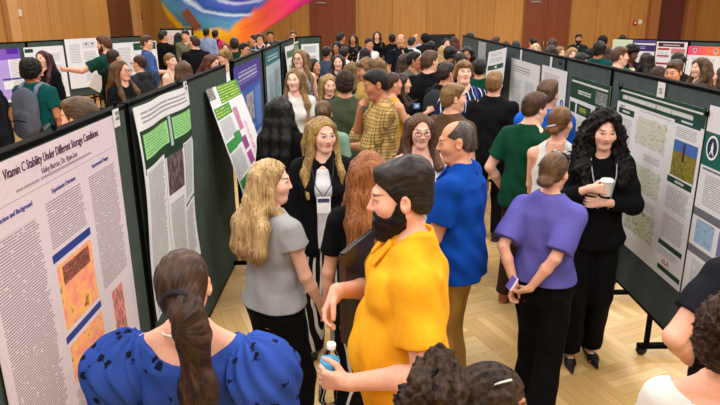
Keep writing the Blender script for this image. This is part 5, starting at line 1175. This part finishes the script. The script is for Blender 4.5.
 ('woman with glasses and long brown hair in black T-shirt smiling', 121, 60, 7.4, -120, 'f', 'l', ('long', (70, 44, 30), (120, 84, 50)), ('tee', (22, 22, 25)), dict(hy=10, glasses=(30, 24, 24), ln=1.15)),
 ('person in black with dark pinned hair before the green polo', 113, 49, 8.8, -20, 'f', 'm', ('tied', (34, 24, 22)), ('long', BLKC), dict(hy=-10)),
 ('bearded man in dark green polo pointing at the white poster', 103, 36, 10.2, 78, 'm', 'l', ('short', (84, 54, 36)), ('polo', (24, 70, 62)), dict(hy=12, hpit=6, beard=((92, 58, 38), .004), arms=('down', ((.30, .46, 1.30), None)), lanyard=(60, 70, 80), bottom=('chino', (176, 150, 110)))),
 ('woman with dark red hair in black jacket facing the backpack', 41, 50, 9.3, 172, 'f', 'p', ('long', (54, 22, 30), (86, 38, 46)), ('jacket', BLKC), dict(ln=1.2, inner=(30, 30, 34))),
 ('person in teal T-shirt with curly black hair wearing a grey backpack', 30, 57, 7.3, -8, 'm', 't', ('afro', (18, 15, 15)), ('tee', (16, 84, 84)), dict(bw=1.08)),
 ('person in dark jacket whose face just enters at the edge', -17, 62, 6.6, -80, 'm', 'l', ('short', (60, 40, 30)), ('jacket', (26, 28, 38)), dict(hy=10, inner=(30, 30, 34))),
 ('head of a person with short brown hair just behind the pink poster panel', 77, 98, 3.55, 80, 'm', 'l', ('crop', (72, 52, 38), (106, 80, 58)), ('tee', (60, 62, 60)), dict()),
 # behind the row carrying the map poster
 ('man in kelly green sweatshirt standing by the pale tinted poster', 621, 47, 8.3, 210, 'm', 'p', ('crop', (88, 62, 44)), ('long', (30, 112, 58)), dict(hy=52, bw=1.06)),
 ('man with rounded black curls in black and cream shirt', 633, 44, 10.0, 190, 'm', 'd', ('afro', (16, 14, 14)), ('jacket', (26, 24, 24)), dict(inner=(226, 218, 190), hpit=12, hy=15)),
 ('person in black with long dark hair beside the purple headed poster', 646, 52, 9.6, 20, 'f', 'm', ('long', (34, 24, 22)), ('long', BLKC), dict(ln=1.2)),
 ('person with tousled brown hair seen from behind over the rail', 659, 66, 7.2, -10, 'f', 'l', ('curly', (70, 52, 40)), ('tee', (60, 56, 54)), dict()),
 ('young man with cropped brown hair looking down behind the rail', 675, 61, 6.7, 150, 'm', 'm', ('quiff', (70, 48, 34)), ('tee', (70, 78, 72)), dict(hpit=8, hy=-20)),
 ('person with dark hair and sunglasses pushed up behind the cropped brown hair', 678, 52, 8.2, 10, 'f', 't', ('bun', (24, 20, 20)), ('tee', (40, 36, 40)), dict()),
 ('woman with long brown hair in taupe jacket turned to the young man', 701, 57, 7.6, 80, 'f', 'p', ('wave', (72, 50, 36), (112, 82, 58)), ('long', (88, 74, 66)), dict(hy=18, ln=1.3)),
 ('person in pink flowered top at the frame edge behind the rail', 724, 66, 7.0, 40, 'f', 'l', ('long', (60, 42, 32)), ('long', (180, 130, 160), ('floral', (60, 50, 80), 22, .36)), dict(ln=1.4)),
 ('person in dark teal shirt with thick black hair seen from behind', 600, 41, 9.8, -30, 'm', 't', ('mop', (22, 20, 20)), ('tee', (16, 76, 76)), dict(hy=-10, bw=1.08)),
 ('person in ochre brown shirt behind the dark teal shirt', 607, 46, 11.6, -20, 'f', 'm', ('long', (60, 40, 30)), ('long', (170, 98, 40)), dict(ln=1.42)),
 ('pale faced woman with black hair leaning by the green masthead poster', 582, 53, 9.1, -120, 'f', 'p', ('mop', (20, 18, 20)), ('tee', BLK2), dict(hpit=8)),
 ('blond woman facing the camera behind the emblem poster', 573, 47, 10.4, 175, 'f', 'p', ('wave', (150, 112, 64), (200, 160, 104)), ('tee', (190, 180, 170)), dict(ln=1.4)),
 ('woman with light brown hair and bare face behind the emblem poster', 561, 46, 11.0, 200, 'f', 'p', ('wave', (116, 84, 52), (168, 130, 84)), ('tank', (170, 150, 130)), dict(ln=1.35)),
 ('person with large dark hair seen from behind over the grey panel', 551, 45, 10.8, 0, 'f', 't', ('wave', (44, 30, 26)), ('tee', BLK2), dict(ln=1.4)),
 ('person with brown hair by the rear double door seen above large dark hair', 552, 38, 14.2, 20, 'f', 'l', ('wave', (74, 50, 38)), ('tee', (100, 70, 60)), dict(ln=1.42)),
 ('person in pink jacket with dark hair by the rear brown door', 533, 37, 14.2, 10, 'f', 'm', ('bun', (30, 24, 24)), ('hoodie', (226, 70, 130)), dict()),
 ('person with pale cream hair and top beside the pink jacket', 536, 43, 12.6, 170, 'f', 'p', ('wave', (206, 186, 150)), ('tee', (226, 216, 190)), dict(ln=1.42)),
 ('bearded man in dark shirt by the rear wood wall', 579, 34, 16.0, 172, 'm', 't', ('short', (24, 22, 22)), ('polo', (32, 44, 40)), dict(beard=((24, 20, 20), .006))),
 ('person in leaf green shirt with black hair by the rear wall', 603, 35, 14.8, -10, 'm', 't', ('afro', (16, 15, 15)), ('tee', (20, 110, 70)), dict()),
 ('person in dark knit cap and orange top behind the far panel', 516, 41, 13.0, 0, 'm', 'm', ('short', (38, 40, 60)), ('tee', (200, 130, 50)), dict()),
 ('woman with curly brown hair looking over the far panel', 506, 41, 13.2, 165, 'f', 'm', ('curly', (70, 48, 36)), ('tee', (120, 80, 60)), dict()),
 ('man with brown hair in profile above the curling white poster', 496, 37, 13.4, -60, 'm', 'm', ('short', (62, 44, 34)), ('tee', (90, 60, 50)), dict()),
 ('dark haired head showing over the far panel near the fire alarm', 623, 35, 15.4, 0, 'm', 't', ('short', (26, 24, 24)), ('tee', (50, 54, 60)), dict()),
 ('dark curly haired person behind the pale faced woman', 590, 48, 11.2, 20, 'f', 't', ('bigcurl', (24, 20, 20)), ('tee', (60, 50, 50)), dict()),
]
BOT = [('slim', DEN), ('slim', BLK2), ('chino', KH), ('straight', CHAR), ('slim', (70, 80, 104))]
INFO = {}
def spread(rows):                               # nobody stands inside somebody else: push the farther of two back along the line of sight
    fixed = [((p_[1]-360)/FPX*p_[3], p_[3]) for p_ in PEOPLE]; Ys = [r[3] for r in rows]
    for _ in range(80):
        moved = False
        for i, r in enumerate(rows):
            xi = (r[1]-360)/FPX*Ys[i]
            for q in fixed:
                if math.hypot(xi-q[0], Ys[i]-q[1]) < .42 and Ys[i] >= q[1]-.2: Ys[i] += .04; moved = True
            for j in range(i):
                xj = (rows[j][1]-360)/FPX*Ys[j]
                if math.hypot(xi-xj, Ys[i]-Ys[j]) < .46:
                    k = i if Ys[i] >= Ys[j] else j
                    if Ys[k] < rows[k][3]+.9: Ys[k] += .04; moved = True
        for i, r in enumerate(rows):             # keep clear of the two long panel rows
            x = (r[1]-360)/FPX*Ys[i]
            if Ys[i] < 12.3 and (-1.5 < x < -.88) and r[1] < 300: Ys[i] += .05; moved = True
            if Ys[i] < 12.2 and 1.66 < x < 2.3: Ys[i] += .05 if r[1] > 500 else -.05; moved = True
        if not moved: break
    return [(*r[:3], Ys[i], *r[4:]) for i, r in enumerate(rows)]
C = spread(C)
for i, c in enumerate(C):
    kw = dict(c[9]); kw.setdefault('bottom', BOT[i % 5])
    INFO[c[0]] = person(*c[:9], **kw)
# ------------------------------------------------------------------ things people hold or carry
def backpack(info, label, col, scol):
    S, Tf = info['S'], info['Tf']; W = info['W']
    r = empty('backpack', tuple(W((0, -.22, 1.0))), info['rz'], label, 'backpack')
    G = Field((-.24, -.34, .8), (.24, .2, 1.56), .008)
    G.cap((0, -.225, 1.08), (0, -.205, 1.33), .165, .145, .03, flat=((0, 1, 0), .55)); G.cap((0, -.31, 1.03), (0, -.29, 1.14), .115, .10, .02, flat=((0, 1, 0), .45)); G.folds(.004, 5)
    base = W((0, -.22, 1.0)); 
    me = G.mesh('pack_body', S); me.transform(Matrix.Translation((0, .22*S, -1.0*S))); link('pack_body', me, cloth(col), r)
    m = info['sw'] if 'sw' in info else .11
    for sd in (1, -1):
        q = MB(); q.tube([tuple(np.array(p_)*S-np.array((0, -.22, 1.0))*S) for p_ in ((sd*.085, -.15, 1.36), (sd*.10, -.10, 1.47), (sd*.105, -.02, 1.50), (sd*.115, .08, 1.46), (sd*.13, .135, 1.36), (sd*.15, .12, 1.2), (sd*.18, -.02, 1.08), (sd*.13, -.15, 1.0))], .024, 8); q.build('shoulder_strap', cloth(scol), r, True)
    q = MB(); q.tube([tuple(np.array(p_)*S-np.array((0, -.22, 1.0))*S) for p_ in ((-.10, -.375, 1.12), (0, -.38, 1.14), (.10, -.375, 1.12))], .006, 6); q.build('zip', M_BLK, r, True)
backpack(INFO['person in teal T-shirt with curly black hair wearing a grey backpack'], 'slate grey backpack worn over the teal T-shirt', (96, 100, 114), (128, 132, 148))
backpack(INFO['person in hot pink shirt wearing a black backpack before the mural'], 'black backpack worn over the hot pink shirt', (26, 26, 28), (24, 24, 26))
backpack(INFO['man wearing a dark grey backpack with glasses seen from behind'], 'dark grey backpack on the man with glasses', (58, 62, 66), (40, 42, 46))
GLASS = NT('clear_plastic'); GLASS.b.inputs['Transmission Weight'].default_value = 1; GLASS.b.inputs['IOR'].default_value = 1.05; GLASS = GLASS.fin((.96, .98, .98), .05, .5)
# water bottle in the hand of the man in yellow
def hand_at(info, i, along, out):
    wr, d_, n_ = info['H'][i]; return np.array(info['W'](wr+d_*along+n_*out))
def bottle():
    c = hand_at(yellow, 1, .088, .046)
    r = empty('water_bottle', (c[0], c[1], c[2]-.125), 0, 'clear plastic water bottle with blue label in the hand of the yellow polo', 'bottle'); r.rotation_euler = (0, math.radians(5), 0)
    MB().lathe([(.026, 0), (.032, .006), (.033, .02), (.031, .03), (.033, .04), (.031, .05), (.033, .06), (.031, .07), (.033, .08), (.033, .165), (.030, .178), (.018, .20), (.0125, .212), (.0125, .224)], 32).build('bottle_body', GLASS, r, True)
    MB().lathe([(.0332, .118), (.0337, .119), (.0337, .166), (.0332, .167)], 32).build('bottle_label', flatc((70, 160, 214)), r, True)
    MB().lathe([(.015, .212), (.0155, .214), (.0155, .230), (.014, .232)], 24).build('bottle_cap', plain((236, 238, 240), .4), r, True)
bottle()
q0 = atY(358, 240, 2.3); q1 = atY(358, 334, 2.24)
r = empty('laptop_folder', (q0[0], q0[1], q1[2]), math.radians(66), 'flat black laptop or folder tucked upright beside the yellow polo', 'folder')
hh = q0[2]-q1[2]; MB().box((-.15, -.011, 0), (.15, .011, hh), .006).build('cover', plain((20, 18, 18), .35, .4), r); MB().box((-.152, -.0125, .01), (-.146, .0125, hh-.01), .001).build('edge_trim', plain((70, 50, 40), .4), r)
# paper cup
cc = hand_at(curlyw, 0, .085, .045)
r = empty('paper_cup', (cc[0], cc[1], cc[2]-.05), 0, 'white paper cup with lid held by the curly haired woman', 'cup')
MB().lathe([(.027, 0), (.028, .002), (.037, .088), (.038, .09)], 28).build('cup_body', plain((226, 222, 216), .5), r, True); MB().lathe([(.0405, .086), (.041, .09), (.040, .096), (.036, .098), (.034, .104), (.03, .105)], 28).build('cup_lid', plain((238, 238, 238), .35), r, True)
pc = atY(512, 283, 2.86)
r = empty('smartphone', tuple(pc), 0, 'phone in pale case held behind the back of the periwinkle top', 'phone'); r.rotation_euler = (math.radians(60), math.radians(-55), math.radians(20))
MB().box((-.036, -.0045, -.074), (.036, .0045, .074), .004).build('phone_case', plain((206, 210, 220), .3), r); MB().box((-.033, .0046, -.071), (.033, .0062, .071), .001).build('phone_screen', photo(((40, 110, 150), (120, 90, 180), (220, 120, 160)), 3, 30), r)
ph = atY(416.5, 106, 6.55); r = empty('smartphone', tuple(ph), .3, 'small blue phone held up by the woman in black beside yellow straps', 'phone'); MB().box((-.038, -.005, -.03), (.038, .005, .03), .004).build('phone_case', plain((70, 110, 170), .4), r); MB().box((-.02, -.0065, -.015), (.02, -.005, .015), .001).build('phone_screen', flatc((200, 214, 226)), r)
# sunglasses pushed up and hair clip
Hf, S = purple['Hf'], purple['S']; q = MB()
for sd in (1, -1):
    q.lathe([(.0, -.002), (.024, -.002), (.026, 0), (.024, .002), (.0, .002)], 20, (0, 0, 0), Matrix.Translation(tuple(Hf((sd*.033, .052, .112))*S)) @ Matrix(purple['Hf'].R.tolist()).to_4x4() @ Matrix.Rotation(math.radians(35), 4, 'X'))
    q.tube([tuple(Hf(w)*S) for w in ((sd*.058, .048, .112), (sd*.086, -.0, .07), (sd*.087, -.045, .03))], .003, 6)
q.tube([tuple(Hf(w)*S) for w in ((-.012, .055, .114), (.012, .055, .114))], .003, 6)
q.build('sunglasses', plain((34, 22, 16), .2, .6), purple['root'], True)
Hf, S = tankw['Hf'], tankw['S']; q = MB()
q.tube([tuple(Hf(w)*S) for w in ((-.03, -.125, -.02), (.0, -.155, -.015), (.035, -.13, .0))], .005, 6); q.build('hair_clip', plain((180, 184, 196), .3, .5), tankw['root'], True)
Hf, S = puffh['Hf'], puffh['S']; q = MB(); q.tube([tuple(Hf(w)*S) for w in ((.05, -.045, .098), (.05, -.01, .108), (.045, .02, .11))], .003, 6); q.build('hair_pin', plain((200, 200, 196), .3, .5), puffh['root'], True)
# badge card on the brown T-shirt
I_ = INFO['man with short blond hair in brown T-shirt with white badge']; q = MB(); q.box((-.05, -.002, -.04), (.05, .002, .04), 0, Matrix.Translation(tuple(np.array((.07, .17, 1.24))*I_['S']))); q.build('badge', plain((232, 232, 236), .4), I_['root'])
# chair near the far white posters
cb = atY(83, 96, 9.2)
r = empty('chair', (cb[0], cb[1], 0), math.radians(150), 'black tubular chair with curved back before the plain white poster', 'chair')
for sx in (-1, 1):
    MB().tube([(sx*.22, .2, 0), (sx*.22, .2, .46)], .014).build('leg', M_BLK, r, True); MB().tube([(sx*.22, -.22, 0), (sx*.22, -.2, .46), (sx*.22, -.24, .95), (sx*.16, -.25, 1.08), (0, -.26, 1.12)], .014).build('back_frame', M_BLK, r, True)
MB().box((-.24, -.22, .45), (.24, .24, .49), .015).build('seat', M_BLK, r); MB().box((-.2, -.26, .7), (.2, -.235, .95), .01).build('backrest', plain((30, 28, 28), .6), r)
# dark display screen at the far wall
sc = atY(439, 44, 16.8); r = empty('display_screen', (sc[0], sc[1], 0), 0, 'dark flat screen on a stand at the far wood wall', 'screen')
MB().box((-.42, -.03, sc[2]-.25), (.42, .03, sc[2]+.25), .01).build('screen_body', plain((30, 32, 36), .3), r); MB().tube([(0, .0, .02), (0, 0, sc[2]-.2)], .03).build('stand', M_BLK, r, True); MB().box((-.3, -.25, 0), (.3, .25, .03), .01).build('base', M_BLK, r)
# papers the man in green polo holds
hp = atY(98, 83, 9.7); r = empty('paper_sheet', tuple(hp), 0, 'white paper held at the waist of the pointing green polo', 'paper'); r.rotation_euler = (.3, .6, .3); MB().box((-.09, -.002, -.13), (.09, .002, .13)).build('sheet', plain((226, 228, 232), .5), r)
# ------------------------------------------------------------------ lamps
def lamp(x, y, e, sx=1.8, sy=1.8):
    r = empty('ceiling_light', (x, y, CH-.06), 0, None, 'ceiling light', 'recessed ceiling lights'); r['label'] = 'square recessed light panel in the pale ceiling'
    MB().box((-sx/2-.05, -sy/2-.05, 0), (sx/2+.05, sy/2+.05, .05), .01).build('frame', plain((220, 220, 218), .4), r)
    L = bpy.data.lights.new('lamp', 'AREA'); L.shape = 'RECTANGLE'; L.size = sx; L.size_y = sy; L.energy = e; L.color = (1.0, .98, .95)
    o = bpy.data.objects.new('lamp', L); COL.objects.link(o); o.parent = r; o.location = (0, 0, -.03)
for x in (-5.2, -1.6, 2.0, 5.6, 9.6):
    for y in (-3.0, 1.0, 5.0, 9.5, 14.0, 19.0): lamp(x, y, 124)
w = bpy.data.worlds.new('world'); SC.world = w; w.use_nodes = True
w.node_tree.nodes['Background'].inputs[0].default_value = (.9, .87, .82, 1); w.node_tree.nodes['Background'].inputs[1].default_value = .10
# roots of flat sheets built in world space: move the empty to the sheet
bpy.context.view_layer.update()
for o in list(COL.objects):
    if o.type == 'EMPTY' and o.parent is None and o.name.startswith('poster') and o.location.length < 1e-6:
        ch = [c for c in COL.objects if c.parent == o]; cs = np.array([v.co for c in ch for v in c.data.vertices]); c0 = cs.mean(0); c0[2] = cs[:, 2].min()
        o.location = tuple(c0)
        for c in ch: c.data.transform(Matrix.Translation(tuple(-c0)))
vs = SC.view_settings; vs.view_transform = 'Standard'; vs.look = 'None'; vs.gamma = 1; vs.use_curve_mapping = False; vs.exposure = 0.0
SC.cycles.use_denoising = True; SC.cycles.max_bounces = 6; SC.cycles.diffuse_bounces = 3
